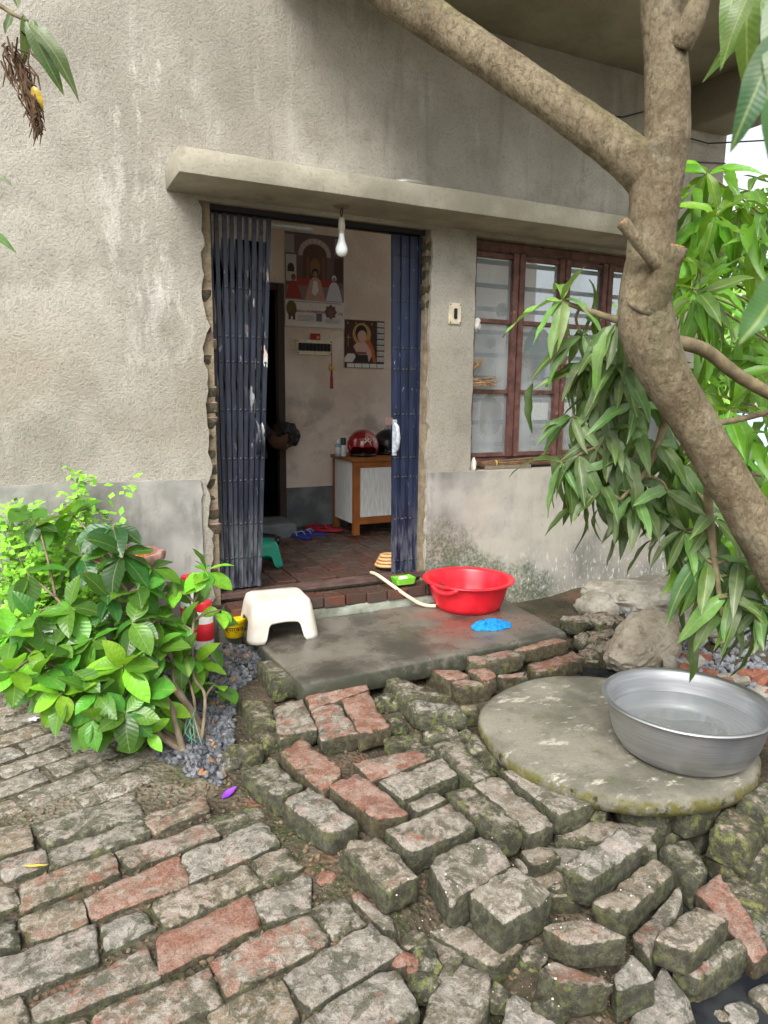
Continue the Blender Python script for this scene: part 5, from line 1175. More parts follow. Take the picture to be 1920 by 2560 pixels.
b = MB(); b.tube([(tx, YB-.04, s0.z-.03), (tx+.002, YB-.038, (tz+zt_)/2), (tx, YB-.03, zt_+.02)], .003, 6); b.build('cord', M['redink'], ts)
b = MB(); b.lathe([(0, .006), (.016, .005), (.026, 0), (.016, -.005), (0, -.006)], 20, (0, 0, 0)); b.v = [Vector((tx+v.x, YB-.03+v.z, zt_+v.y*1.15)) for v in b.v]; b.build('disc', simple('gold', S(206, 166, 90), .3, .7), ts, smooth=True)
b = MB(); b.lathe([(.0, .145), (.007, .143), (.009, .12), (.008, .11), (.012, .08), (.014, .0), (0, 0)], 14, (tx+.003, YB-.03, zb_)); b.build('tassel', M['redink'], ts, auto=40)
# coloured things hanging in the room behind the window
for i, (zx, zy, w_, h_, col, lb) in enumerate(((600, 1200, .12, .22, (206, 150, 60), 'orange bag hanging behind the second window column'), (700, 1050, .2, .3, (90, 170, 150), 'teal bag hanging behind the window glass'), (300, 1600, .16, .26, (196, 146, 60), 'orange bundle behind the lower left pane'), (300, 990, .09, .07, (230, 230, 226), 'white paper packet behind the middle left pane'), (700, 1240, .1, .1, (110, 130, 196), 'blue packet behind the window glass'), (400, 720, .07, .09, (206, 206, 90), 'yellow green carton behind the upper left pane'))):
    c = PY(*Zw(zx, zy), FY+.15); me = rock_mesh('hanging_bag', w_/2, .03, h_/2, 90+i, simple('bag_%d' % i, S(*col), .7), .25); tag(place('hanging_bag', me, (c.x, FY+.17, c.z)), lb, 'bag')
# ================================================================== person leaning out of the dark doorway
def person():
    hp_ = PY(*Z2(235, 405), YB-.22); hx, hy, hz = hp_.x+.0, YB-.22, hp_.z
    J = {'pelvis': (hx-.52, hy+.05, 1.12), 'belly': (hx-.44, hy+.04, 1.25), 'chest': (hx-.30, hy+.02, 1.36), 'neck': (hx-.14, hy, hz+.03), 'nk2': (hx-.08, hy, hz+.02)}
    e = empty('person', (hx-.5, hy, FLZ), 'person with short black hair bending forward behind the left gate leaf', 'person')
    vs = [J['pelvis'], J['belly'], J['chest'], J['neck'], J['nk2'], (hx-.3, hy-.17, 1.38), (hx-.28, hy-.22, 1.14), (hx-.2, hy-.2, .95), (hx-.3, hy+.19, 1.38), (hx-.28, hy+.23, 1.14), (hx-.2, hy+.2, .95),
          (hx-.52, hy-.07, 1.08), (hx-.5, hy-.1, .76), (hx-.55, hy-.1, .42), (hx-.47, hy-.12, .39), (hx-.52, hy+.15, 1.08), (hx-.5, hy+.16, .76), (hx-.55, hy+.16, .42), (hx-.47, hy+.17, .39)]
    ed = [(0, 1), (1, 2), (2, 3), (3, 4), (2, 5), (5, 6), (6, 7), (2, 8), (8, 9), (9, 10), (0, 11), (11, 12), (12, 13), (13, 14), (0, 15), (15, 16), (16, 17), (17, 18)]
    rad = [.13, .12, .14, .055, .05, .06, .045, .035, .06, .045, .035, .085, .06, .042, .035, .085, .06, .042, .035]
    off = Vector(e.location); me = bpy.data.meshes.new('body'); me.from_pydata([tuple(Vector(v)-off) for v in vs], ed, [])
    o = bpy.data.objects.new('body', me); COL.objects.link(o); o.parent = e; sk_ = o.modifiers.new('skin', 'SKIN'); o.modifiers.new('sub', 'SUBSURF').render_levels = 2
    for i, sv in enumerate(me.skin_vertices[0].data): sv.radius = (rad[i], rad[i]); sv.use_root = (i == 0)
    me.materials.append(simple('dark_shirt', S(36, 34, 38), .9)); sk_.use_smooth_shade = True
    # head, face turned down and towards the gate
    bm = bmesh.new(); bmesh.ops.create_icosphere(bm, subdivisions=4, radius=1)
    for v in bm.verts:
        p = v.co; x, y, z = p.x*.078, p.y*.098, p.z*.118      # y forward = face
        if z < 0: x *= 1-.25*(-z/.118); y *= 1-.08*(-z/.118)
        if y > 0 and abs(x) < .03:
            y += .020*math.exp(-((z+.018)/.02)**2-(x/.013)**2)+.006*math.exp(-((z+.058)/.012)**2-(x/.024)**2)+.01*math.exp(-((z+.09)/.018)**2-(x/.025)**2)
        if y > 0: y -= .009*math.exp(-((z-.008)/.013)**2-((abs(x)-.031)/.014)**2)
        ear = math.exp(-((z+.005)/.028)**2-((y+.005)/.016)**2)
        x += math.copysign(.016*ear, x) if abs(x) > .05 else 0
        v.co = Vector((x, y, z))
    hm = bpy.data.meshes.new('head'); bm.to_mesh(hm); hm.materials.append(simple('brown_skin', S(84, 56, 42), .6)); hm.shade_smooth()
    for v in bm.verts:
        x, y, z = v.co; hairy = z > .045-.5*max(0, y) and not (y > .07 and z < .05)
        d = v.co.normalized(); k = 1.2+.12*noise.noise(v.co*34)+.10*noise.noise(v.co*80) if (hairy or (y < .0 and z > -.05)) else .93
        v.co = v.co*k
    hr = bpy.data.meshes.new('hair'); bm.to_mesh(hr); bm.free(); hr.materials.append(simple('black_hair', (.010, .009, .009), .6))
    fwd = Vector((.25, -.35, -.9)).normalized(); up_ = Vector((.95, 0, .28)); up_ = (up_-fwd*up_.dot(fwd)).normalized(); sx = fwd.cross(up_)
    rot = Matrix((sx, fwd, up_)).transposed()
    h = place('head', hm, (hx, hy, hz), e, rot); place('hair', hr, (hx, hy, hz), e, rot)
    ew = simple('eye_white', S(206, 200, 194), .3); 
    for s in (-1, 1):
        b = MB(); b.lathe([(0, .012), (.008, .009), (.012, 0)], 12, (0, 0, 0)); b.v = [Vector((s*.031+v.x, .078+v.z*.6, .006+v.y*.6)) for v in b.v]
        m2 = bpy.data.meshes.new('eye'); m2.from_pydata([tuple(v) for v in b.v], [], b.f); m2.materials.append(ew); q = bpy.data.objects.new('eye', m2); COL.objects.link(q); q.parent = h
person()
# ================================================================== vegetation
def make_leaf(name, glossy=.38, veins=20., trans=.3, dusty=.0, vs=.12, vb=.12):
    t = NT(name); oi = t.n('ShaderNodeObjectInfo'); tc = t.n('ShaderNodeTexCoord').outputs['Object']; x, y, z = t.sep(tc)
    ax = t.math('ABSOLUTE', x); base = oi.outputs['Color']
    hs_ = t.n('ShaderNodeHueSaturation'); t.l(base, hs_.inputs['Color']); t.l(t.ramp(oi.outputs['Random'], 0, 1, .48, .515), hs_.inputs['Hue']); t.l(t.ramp(oi.outputs['Random'], 0, 1, .75, 1.25), hs_.inputs['Value']); hs_.inputs['Saturation'].default_value = 1.
    c = hs_.outputs[0]
    wv = t.math('SINE', t.math('MULTIPLY', t.math('SUBTRACT', y, t.math('MULTIPLY', ax, .75)), veins*6.283))
    lv = t.ramp(wv, .86, 1.); mr = t.ramp(ax, .004, .012, 1, 0)
    light = t.mix(.5, c, S(190, 200, 120))
    c2 = t.mix(t.math('MAXIMUM', t.math('MULTIPLY', lv, vs), t.math('MULTIPLY', mr, .7)), c, light)
    c2 = t.mix(t.ramp(t.noise(7, 4, .6, tc), .4, .7, 0, .3), c2, tuple(v for v in S(40, 66, 26)))
    tipb = t.math('MULTIPLY', t.ramp(t.math('ADD', y, t.math('MULTIPLY', t.noise(9, 4, .6, tc), .3)), 1.0, 1.12), t.ramp(t.math('FRACT', t.math('MULTIPLY', oi.outputs['Random'], 7.3)), .6, .65)); c2 = t.mix(t.math('MULTIPLY', tipb, .85), c2, S(140, 110, 60))
    if dusty: c2 = t.mix(t.ramp(t.noise(5, 5, .65, t.pos), .45, .68, 0, dusty), c2, S(150, 154, 130))
    nr = t.bump(t.math('ADD', t.math('MULTIPLY', wv, .5), t.math('MULTIPLY', mr, -1.5)), vb, .012)
    t.put(t.b.inputs['Base Color'], c2); t.b.inputs['Roughness'].default_value = glossy; t.l(nr, t.b.inputs['Normal']); t.b.inputs['Specular IOR Level'].default_value = .45
    tr = t.n('ShaderNodeBsdfTranslucent'); t.l(t.mix(.55, c2, (.30, .50, .02, 1)), tr.inputs[0])
    mx = t.n('ShaderNodeMixShader'); mx.inputs[0].default_value = trans; t.l(t.b.outputs[0], mx.inputs[1]); t.l(tr.outputs[0], mx.inputs[2]); t.l(mx.outputs[0], t.out.inputs[0]); return t.m
M['mango'] = make_leaf('mango_leaf', .4, 24, .25, .45, .06, .07); M['bushleaf'] = make_leaf('bush_leaf', .3, 9, .38, 0, .10, .10)
def leaf_mesh(name, mat, prof, W, droop, fold, wave, seed, n=9):
    vs = []; fs = []; s = Vector((seed*2.1, seed, 0))
    for i in range(n+1):
        t_ = i/n; w_ = W*prof(t_); zc = -droop*t_*t_+.03*noise.noise(Vector((t_*3, seed, 0))); yc = t_*(1-.25*droop*t_); xc = .05*noise.noise(Vector((t_*2, 0, seed)))*t_
        for a in (-1, -.55, 0, .55, 1):
            wz = fold*abs(a)*w_+wave*W*abs(a)*math.sin(t_*17+seed*2+(1.5 if a > 0 else 0)); vs.append((xc+a*w_, yc, zc+wz))
    for i in range(n):
        for k in range(4): q = i*5+k; fs.append((q, q+1, q+6, q+5))
    me = bpy.data.meshes.new(name); me.from_pydata(vs, [], fs); me.materials.append(mat); me.shade_smooth(); return me
lanc = lambda t_: max(.02, (math.sin(math.pi*min(1, t_**.85))**.85)*(1-.1*t_)) if t_ > .02 else .03
oval = lambda t_: (.035 if t_ < .07 else max(.015, math.sin(math.pi*((t_-.07)/.93)**.9)**.8)) if t_ < .995 else .0
mango_meshes = [leaf_mesh('leaf', M['mango'], lanc, .102+.012*(i % 3), .2+.2*(i % 4), .4, .12+.06*(i % 3), i) for i in range(8)]
M['backlityoung'] = make_leaf('backlit_young_leaf', .4, 24, .35, 0, .06, .07); backlit_meshes = [leaf_mesh('leaf', M['backlityoung'], lanc, .102+.012*(i % 3), .2+.2*(i % 4), .4, .12+.06*(i % 3), i) for i in range(8)]
bush_meshes = [leaf_mesh('leaf', M['bushleaf'], oval, .245+.025*(i % 3), .10+.12*(i % 4), .22, .05, 20+i) for i in range(8)]
def orient(d, up, roll=0.):
    y = d.normalized(); z = up-y*up.dot(y)
    if z.length < 1e-3: z = Vector((1, 0, 0))-y*y.x
    z.normalize(); x = y.cross(z); m3 = Matrix((x, y, z)).transposed(); return m3 @ Matrix.Rotation(roll, 3, 'Y')
def whorl(root, tip, axis, n, L, spread, sag, meshes, cols, rg, lst=None):
    axis = axis.normalized(); ref = Vector((0, 0, 1)) if abs(axis.z) < .9 else Vector((1, 0, 0)); ex = axis.cross(ref).normalized(); ey = ex.cross(axis); a0 = rg.uniform(0, 6.28)
    for k in range(n):
        a = a0+k*2.4; ph = R_(rg.uniform(*spread)); d = axis*math.cos(ph)+(ex*math.cos(a)+ey*math.sin(a))*math.sin(ph); d = d+Vector((0, 0, -rg.uniform(.5, 1.1)*sag)); d.normalize()
        l_ = rg.uniform(*L); p = tip-axis*rg.uniform(0, .05)*(k/n); nrm = Vector((0, 0, 1))+axis*.4+(CAM-tip).normalized()*.35
        col = rg.choice(cols); o = place('leaf', rg.choice(meshes), p, root, orient(d, nrm, rg.uniform(-.45, .45)), (l_*rg.uniform(.85, 1.15), l_, l_), S(*col)+(1,))
        if rg.random() < .5: o.rotation_quaternion = o.rotation_quaternion @ Matrix.Rotation(rg.uniform(-.35, .35), 3, 'X').to_quaternion()
        if lst is not None: lst.append(o)
def bezier_tube(b, A, Bp, r0, r1, rg, bend=.05, n=6, sides=6):
    A = Vector(A); Bp = Vector(Bp); mid = (A+Bp)/2+Vector((rg.uniform(-1, 1), rg.uniform(-1, 1), rg.uniform(-.2, 1)))*bend
    P = [A*(1-t_)**2+mid*2*t_*(1-t_)+Bp*t_*t_ for t_ in [i/n for i in range(n+1)]]; b.tube(P, [r0+(r1-r0)*i/n for i in range(n+1)], sides); return P
# ---------------------------------------------------------- mango tree
def make_bark():
    t = NT('mango_bark'); tc = t.pos; a = t.noise(6, 5, .6); f = t.noise(70, 6, .7); st = t.noise(90, 5, .65, stretch=(1, 1, .35)); vn = t.voro(55)
    c = t.mix(t.ramp(a, .35, .66), S(126, 112, 89), S(162, 149, 122)); c = t.mix(t.ramp(st, .45, .65, 0, .45), c, S(104, 90, 70)); nz = t.sep(t.nrm)[2]
    c = t.mix(t.math('MULTIPLY', t.ramp(nz, .1, .8), t.ramp(t.noise(4, 4), .38, .6, 0, .55)), c, S(124, 120, 74))
    c = t.mix(t.ramp(t.noise(7, 6, .72), .54, .62, 0, .55), c, S(146, 140, 120)); c = t.mix(t.ramp(t.noise(10, 6, .7), .58, .66, 0, .5), c, S(92, 80, 62)); c = t.mix(t.ramp(t.noise(5, 6, .7, stretch=(1, 1, .4)), .6, .66, 0, .5), c, S(112, 112, 82)); c = t.mix(t.ramp(f, .3, .46, .5, 0), c, S(70, 56, 40))
    fz = t.noise(48, 6, .75, dist=.8); c = t.mix(t.ramp(fz, .36, .5, .5, 0), c, S(78, 67, 52)); c = t.mix(t.ramp(fz, .56, .68, 0, .4), c, S(170, 158, 132))
    ring = t.ramp(t.noise(3, 4, .6, stretch=(1, 1, 3)), .56, .62, 0, .35); c = t.mix(ring, c, S(84, 74, 56))
    nr = t.bump(fz, 1., .016); nr = t.bump(st, .7, .010, nr); nr = t.bump(f, .5, .006, nr); return t.fin(c, .9, nr, .2)
M['bark'] = make_bark(); M['twig'] = simple('mango_twig', S(116, 104, 78), .85, var=.3, scale=25, bump=.4); M['cutwood'] = simple('cut_wood', S(150, 112, 78), .8, var=.4, scale=60, bump=.5)
rg = random.Random(11); KW = K/F_PX
def nodes(L): return [PD(x, y, d) for x, y, w_, d in L], [w_*.5*KW*d for x, y, w_, d in L]
tp, trd = nodes([(1960, 1900, 135, 2.3), (1850, 1580, 115, 2.3), (1740, 1330, 102, 2.27), (1650, 1170, 96, 2.23), (1583, 1055, 92, 2.2), (1522, 953, 90, 2.17), (1462, 853, 96, 2.14), (1420, 775, 108, 2.12), (1397, 705, 118, 2.11), (1394, 640, 108, 2.11), (1402, 570, 98, 2.11), (1410, 490, 98, 2.11), (1414, 430, 108, 2.11), (1422, 380, 110, 2.11)])
base_xy = tp[0]; tree = empty('mango_tree', (tp[0].x+.1, tp[0].y-.05, .05), 'mango tree with thick leaning forked trunk beside the well cover', 'tree')
def dense(P, Rr, n=5):
    Q = smooth_path(P, n); r = []
    for i in range(len(P)-1): r += [Rr[i]+(Rr[i+1]-Rr[i])*k/n for k in range(n)]
    return Q, r+[Rr[-1]]
tp = [Vector((tp[0].x+.12, tp[0].y-.06, -.05))]+tp; trd = [trd[0]*1.25]+trd
b = MB(); P, Rr = dense(tp, trd, 12); b.tube(P, Rr, 56, True, .055, 1); trunk = b.build('trunk', M['bark'], tree, smooth=True)
sp_, sr = nodes([(1410, 450, 80, 2.12), (1428, 370, 100, 2.11), (1440, 290, 96, 2.10), (1441, 200, 92, 2.09), (1438, 100, 90, 2.08), (1432, 0, 94, 2.07), (1430, -120, 92, 2.05), (1450, -400, 80, 2.0)])
b = MB(); P, Rr = dense(sp_, sr, 12); b.tube(P, Rr, 52, True, .06, 2); b.build('limb', M['bark'], tree, smooth=True)
lp_, lr = nodes([(1425, 450, 70, 2.13), (1390, 372, 98, 2.12), (1330, 318, 92, 2.13), (1225, 242, 82, 2.16), (1090, 150, 80, 2.2), (960, 62, 82, 2.24), (880, 5, 86, 2.26), (780, -70, 88, 2.3), (560, -230, 70, 2.4)])
b = MB(); P, Rr = dense(lp_, lr, 12); b.tube(P, Rr, 52, True, .07, 3); b.build('limb', M['bark'], tree, smooth=True)
for L in ([(1395, 670, 92, 2.08), (1425, 618, 62, 2.04), (1450, 570, 42, 2.01), (1464, 532, 44, 1.99)], [(1450, 600, 44, 2.04), (1405, 555, 28, 2.01), (1372, 515, 26, 1.99), (1345, 480, 30, 1.98)], [(1470, 100, 50, 2.04), (1488, 60, 54, 2.01), (1503, 20, 50, 2.0), (1512, -10, 40, 2.0)]):
    q, r = nodes(L); b = MB(); P, Rr = dense(q, r, 4); b.tube(P, Rr, 14, True, .12, L[0][0]); st = b.build('stub', M['bark'], tree, smooth=True)
    b = MB(); d = (P[-1]-P[-2]).normalized(); b.tube([P[-1]-d*.002, P[-1]+d*.004], [Rr[-1]*.85, Rr[-1]*.7], 12, True, .2, 5); b.build('cut_end', M['cutwood'], st)
BR = [[(1400, 700, 2.12, 26), (1330, 690, 2.3, 16), (1215, 652, 2.42, 9)], [(1420, 730, 2.14, 26), (1370, 800, 2.4, 18), (1340, 880, 2.5, 12), (1300, 960, 2.52, 8)], [(1470, 800, 2.16, 26), (1440, 900, 2.45, 18), (1400, 1010, 2.5, 12), (1340, 1080, 2.5, 8)], [(1540, 930, 2.2, 28), (1530, 1080, 2.4, 20), (1545, 1220, 2.4, 14), (1560, 1330, 2.38, 9)],
      [(1440, 735, 2.14, 30), (1520, 755, 2.2, 30), (1600, 815, 2.25, 28), (1720, 880, 2.3, 26)], [(1540, 915, 2.25, 16), (1600, 905, 2.35, 14), (1700, 880, 2.4, 12)]]
bpts = []
for L in BR:
    q = [PD(x, y, d) for x, y, d, w_ in L]; r = [w_*.5*KW*d for x, y, d, w_ in L]; P, Rr = dense(q, r, 5); b = MB(); b.tube(P, Rr, 9, True, .08, L[0][0]); b.build('branch', M['twig'], tree, smooth=True); bpts += P[3:]
DK = [(72, 104, 52), (82, 116, 58), (62, 92, 48), (94, 126, 70)]; MD = [(96, 134, 60), (110, 148, 68), (84, 120, 56)]; YG = [(120, 166, 74), (132, 176, 84), (108, 152, 66)]
DN = Vector((0, 0, -1)); ml = []
clus = [(1215, 648, 2.42, 8, 'Y'), (1330, 700, 2.3, 8, 'M'), (1290, 770, 2.45, 9, 'M'), (1345, 790, 2.4, 9, 'D'), (1300, 850, 2.5, 8, 'D'), (1370, 880, 2.45, 9, 'D'), (1310, 930, 2.52, 9, 'D'), (1250, 985, 2.55, 8, 'D'), (1350, 985, 2.5, 9, 'D'), (1420, 960, 2.5, 8, 'D'), (1300, 1050, 2.55, 6, 'D'), (1370, 1070, 2.5, 9, 'D'), (1440, 1060, 2.5, 8, 'D'), (1480, 1150, 2.48, 9, 'D'), (1540, 1120, 2.45, 8, 'D'), (1530, 1210, 2.42, 8, 'D'), (1600, 1210, 2.4, 8, 'D'), (1590, 1290, 2.38, 8, 'M'), (1580, 1290, 2.36, 8, 'M'), (1645, 1310, 2.35, 7, 'D'), (1260, 800, 2.5, 7, 'D'), (1258, 722, 2.45, 6, 'M'), (1235, 900, 2.56, 6, 'M'), (1215, 1000, 2.58, 5, 'D'), (1390, 840, 2.6, 8, 'D'), (1460, 1000, 2.6, 8, 'D'), (1345, 1020, 2.62, 7, 'D'), (1650, 1240, 2.5, 7, 'M'), (1500, 1060, 2.62, 7, 'D'), (1440, 1150, 2.62, 6, 'D')]
for x, y, d, n_, c in clus:
    tip = PD(x, y, d); ax = Vector((-.5, -.25, .1)) if x < 1450 else Vector((-.1, -.4, -.1))
    if c == 'Y': ax = Vector((-.6, -.2, .35))
    near = min(bpts, key=lambda q: (q-tip).length)
    if (near-tip).length > .02: b = MB(); bezier_tube(b, near, tip, .006, .004, rg, .03); b.build('twig', M['twig'], tree, smooth=True)
    whorl(tree, tip, ax, n_, (.15, .25), (35, 105), .35 if c == 'Y' else 1.0, mango_meshes, {'D': DK+DK+MD[:1], 'M': DK[:2]+MD, 'Y': YG}[c], rg, ml)
# leaves of the same tree hanging into the top corners
def hang(x, y, d, ax, n_, cols, L=(.15, .22), sp=(20, 80), sag=1.):
    whorl(tree, PD(x, y, d), Vector(ax), n_, L, sp, sag, mango_meshes, cols, rg, ml)
b = MB(); P = smooth_path([PD(-260, -260, 2.3), PD(-60, -40, 2.3), PD(20, 25, 2.3), PD(60, 45, 2.3)]); b.tube(P, [.012-.008*i/len(P) for i in range(len(P))], 7); b.build('branch', M['twig'], tree, smooth=True)
def fixed(x0, y0, x1, y1, d0, d1, col, mi=0, roll=0., wid=1.):
    A = PD(x0, y0, d0); Bq = PD(x1, y1, d1); l_ = (Bq-A).length; o = place('leaf', mango_meshes[mi], A, tree, orient(Bq-A, (CAM-A).normalized()+Vector((0, 0, .6)), roll), (l_*wid, l_, l_), S(*col)+(1,)); ml.append(o)
for a in ((55, 45, 130, 180, 2.3, 2.3, (84, 104, 66), 1, .2, 1.1), (60, 50, 172, 130, 2.3, 2.25, (92, 116, 74), 2, -.2, 1.), (40, 20, 20, -80, 2.3, 2.3, (70, 96, 50), 3, 0, 1.), (30, 20, 5, 70, 2.3, 2.3, (66, 86, 50), 4, .3, 1.4), (70, 40, 100, 160, 2.32, 2.3, (78, 100, 60), 5, .6, 1.), (50, 30, 75, 130, 2.3, 2.28, (92, 112, 70), 6, -.5, 1.2), (-60, 350, 28, 392, 2.2, 2.2, (92, 104, 84), 0, 0, .9), (-70, 470, 36, 522, 2.2, 2.2, (84, 130, 56), 1, 0, .9)): fixed(*a)
for a in ((1700, -60, 1640, 190, .62, .60, (70, 116, 62), 0, .3, 1.), (1690, 60, 1600, 270, .62, .60, (52, 92, 60), 1, -.2, 1.25), (1760, 80, 1655, 380, .60, .58, (96, 150, 66), 2, .2, .9), (1740, 430, 1605, 660, .52, .5, (64, 104, 60), 3, .9, 1.7), (1730, 560, 1625, 730, .55, .52, (70, 112, 62), 4, -.6, 1.6), (1720, 150, 1590, 320, .6, .58, (58, 98, 52), 6, .7, 1.4), (1640, -50, 1540, 110, 1.0, 1.0, (96, 136, 60), 5, .2, 1.), (1680, -40, 1545, 120, 1.1, 1.1, (84, 124, 56), 6, -.3, 1.), (1620, -60, 1590, 120, 1.05, 1.0, (104, 146, 64), 7, .2, 1.), (1640, -40, 1560, 60, 1.15, 1.1, (90, 130, 58), 0, .2, 1.), (1600, -60, 1550, 50, 1.2, 1.15, (96, 140, 66), 2, .2, 1.)): fixed(*a)
for pts, r0_ in (([PD(-160, -150, 2.3), PD(-95, 120, 2.24), PD(-62, 350, 2.2), PD(-72, 472, 2.2)], .006), ([PD(1450, -400, 2.0), PD(1700, -420, 1.5), PD(1740, -200, 1.0), PD(1720, 60, .63), PD(1745, 300, .58), PD(1745, 560, .54)], .012), ([PD(1740, -200, 1.0), PD(1690, -120, 1.08), PD(1640, -55, 1.08)], .006)):
    P = smooth_path(pts); b = MB(); b.tube(P, [r0_*(1-.6*i/len(P)) for i in range(len(P))], 7); b.build('branch', M['twig'], tree, smooth=True)
# the crown overhead, out of the frame
vs = []; fs = []; b = MB()
for i in range(420):
    c = Vector((rg.gauss(.9, 1.0), rg.gauss(.2, .9), rg.uniform(3.3, 4.6))); d = Vector((rg.uniform(-1, 1), rg.uniform(-1, 1), rg.uniform(-1, .1))).normalized()*rg.uniform(.16, .24); s_ = d.cross(Vector((0, 0, 1))).normalized()*.028
    b.add([c, c+d*.5+s_, c+d, c+d*.5-s_], [(0, 1, 2, 3)])
cr = b.build('crown', simple('crown_leaf', S(70, 104, 48), .5), tree, recalc=False); cr['kind'] = 'stuff'
# dry nest of twigs caught among the hanging leaves
nst = MB()
for i in range(130):
    f = rg.random(); x = 20+f*55+rg.gauss(0, 14*(1-f)+3); y = 90+f*150+rg.gauss(0, 14); A = PD(x, y, 2.29+rg.uniform(-.03, .03)); Bq = PD(x+rg.uniform(0, 30), y+rg.uniform(20, 75), 2.29+rg.uniform(-.03, .03)); nst.tube([A, (A+Bq)/2+Vector((rg.uniform(-.02, .02), rg.uniform(-.02, .02), rg.uniform(-.01, .01))), Bq], [.003, .0035, .0015], 4, False)
tag(nst.build('dry_nest', simple('dry_brown_fibre', S(84, 64, 46), .95, var=.4, scale=40)), 'tangle of dry brown twigs and fibre hanging from the mango leaves', 'nest')
fixed(72, 185, 90, 240, 2.27, 2.27, (196, 160, 30), 5, .2, 1.5)
# ---------------------------------------------------------- younger mango growth behind, backlight put into its bright leaf colours
tree2 = empty('mango_sapling', (4.9, 2.6, .1), 'young mango growth in backlit bright green beyond the house corner', 'tree')
b = MB(); q = smooth_path([(4.9, 2.6, .0), (4.85, 2.55, .9), (4.7, 2.5, 1.6), (4.6, 2.5, 2.3)]); b.tube(q, [.035-.02*i/len(q) for i in range(len(q))], 9, True, .1, 4); b.build('trunk', M['twig'], tree2, smooth=True)
BG = [(92, 142, 38), (108, 160, 42), (78, 120, 38), (124, 174, 48)]; n_l = 0
for i in range(40):
    x = rg.uniform(1480, 1690); y = rg.uniform(370, 1220); d = rg.uniform(2.7, 3.9)
    if x < 1530 and 700 < y < 900 and rg.random() < .7: continue
    tip = PD(x, y, d); near = min(q, key=lambda p: abs(p.z-tip.z+.55)); b = MB(); bezier_tube(b, near, tip, .009, .004, rg, .22, 8); b.build('branch', M['twig'], tree2, smooth=True)
    if n_l >= 296: continue
    n_l += 7
    whorl(tree2, tip, Vector((rg.uniform(-.6, .2), rg.uniform(-.6, .1), rg.uniform(0, .5))), 7, (.19, .29), (35, 105), .8, backlit_meshes, BG if rg.random() < .75 else MD, rg)
# leaves past the limit, deeper in each crown, joined
def deep_leaves(root, meshes, places, L, sag, mat, color, count, rg):
    b = MB()
    for i in range(count):
        p, ax = places(rg); d = (ax+Vector((rg.gauss(0, .7), rg.gauss(0, .7), -rg.uniform(.1, 1.)*sag))).normalized(); me = rg.choice(meshes); l_ = rg.uniform(*L); m3 = orient(d, Vector((0, 0, 1))+(CAM-p).normalized()*.3, rg.uniform(-.6, .6))
        b.add([p+m3 @ (v.co*l_) for v in me.vertices], [tuple(f.vertices) for f in me.polygons])
    o = b.build('foliage', mat, root, smooth=True, recalc=False); o.color = S(*color)+(1,); o['kind'] = 'stuff'
def near_main(rg):
    x, y, d, n_, c = rg.choice(clus[1:-8]); return PD(x+rg.gauss(20, 45), y+rg.gauss(0, 40), d+rg.uniform(.05, .4)), Vector((-.3, -.3, 0))
deep_leaves(tree, mango_meshes, near_main, (.15, .24), 1.2, M['mango'], (64, 92, 46), 110, rg)
def near_bg(rg): return PD(rg.uniform(1475, 1700), rg.uniform(360, 1230), rg.uniform(2.9, 4.4)), Vector((-.2, -.3, .1))
deep_leaves(tree2, backlit_meshes, near_bg, (.19, .28), 1.0, M['backlityoung'], (90, 142, 40), 260, rg)
# ---------------------------------------------------------- broad-leaved bush by the path
rg = random.Random(23); bb = PZ(425, 1618, .08); bb.z = .06; bush = empty('bush', bb, 'leafy green shrub with broad glossy leaves beside the gravel', 'bush')
M['stem'] = simple('bush_stem', S(122, 108, 90), .9, var=.3, scale=20, bump=.5)
mains = []
for (tx, ty, d, r) in ((240, 1230, 2.85, .016), (120, 1290, 2.8, .014), (420, 1300, 3.0, .007), (80, 1420, 2.65, .013), (300, 1420, 2.7, .015), (380, 1390, 2.95, .007), (180, 1480, 2.6, .012)):
    b = MB(); T_ = PD(tx, ty, d); st = bb+Vector((rg.uniform(-.05, .05), rg.uniform(-.04, .04), 0)); mid = (st+T_)/2+Vector((rg.uniform(-.03, .05), 0, .02)); P = smooth_path([st, st*.6+T_*.4+Vector((.03, 0, -.03)), mid, T_], 6); b.tube(P, [r+(.005-r)*i/len(P) for i in range(len(P))], 8, True, .1, tx); b.build('stem', M['stem'], bush, smooth=True); mains += P[5:]
for A, Bq, r in (((455, 1600), (330, 1500), .02), ((450, 1590), (350, 1460), .018), ((415, 1600), (380, 1560), .022)):
    b = MB(); P = smooth_path([PZ(*A, .07)+Vector((0, 0, -.02)), PD((A[0]+Bq[0])/2, (A[1]+Bq[1])/2-8, 2.82), PD(*Bq, 2.8)]); b.tube(P, [r-(r*.3)*i/len(P) for i in range(len(P))], 9, True, .12, A[0]); b.build('stem', M['stem'], bush, smooth=True); mains += P[4:]
BD = [(44, 84, 42), (52, 96, 46), (40, 74, 38)]; BM = [(88, 148, 52), (78, 134, 48), (100, 162, 54), (64, 112, 44)]; BB = [(128, 194, 52), (144, 206, 58), (114, 178, 50)]
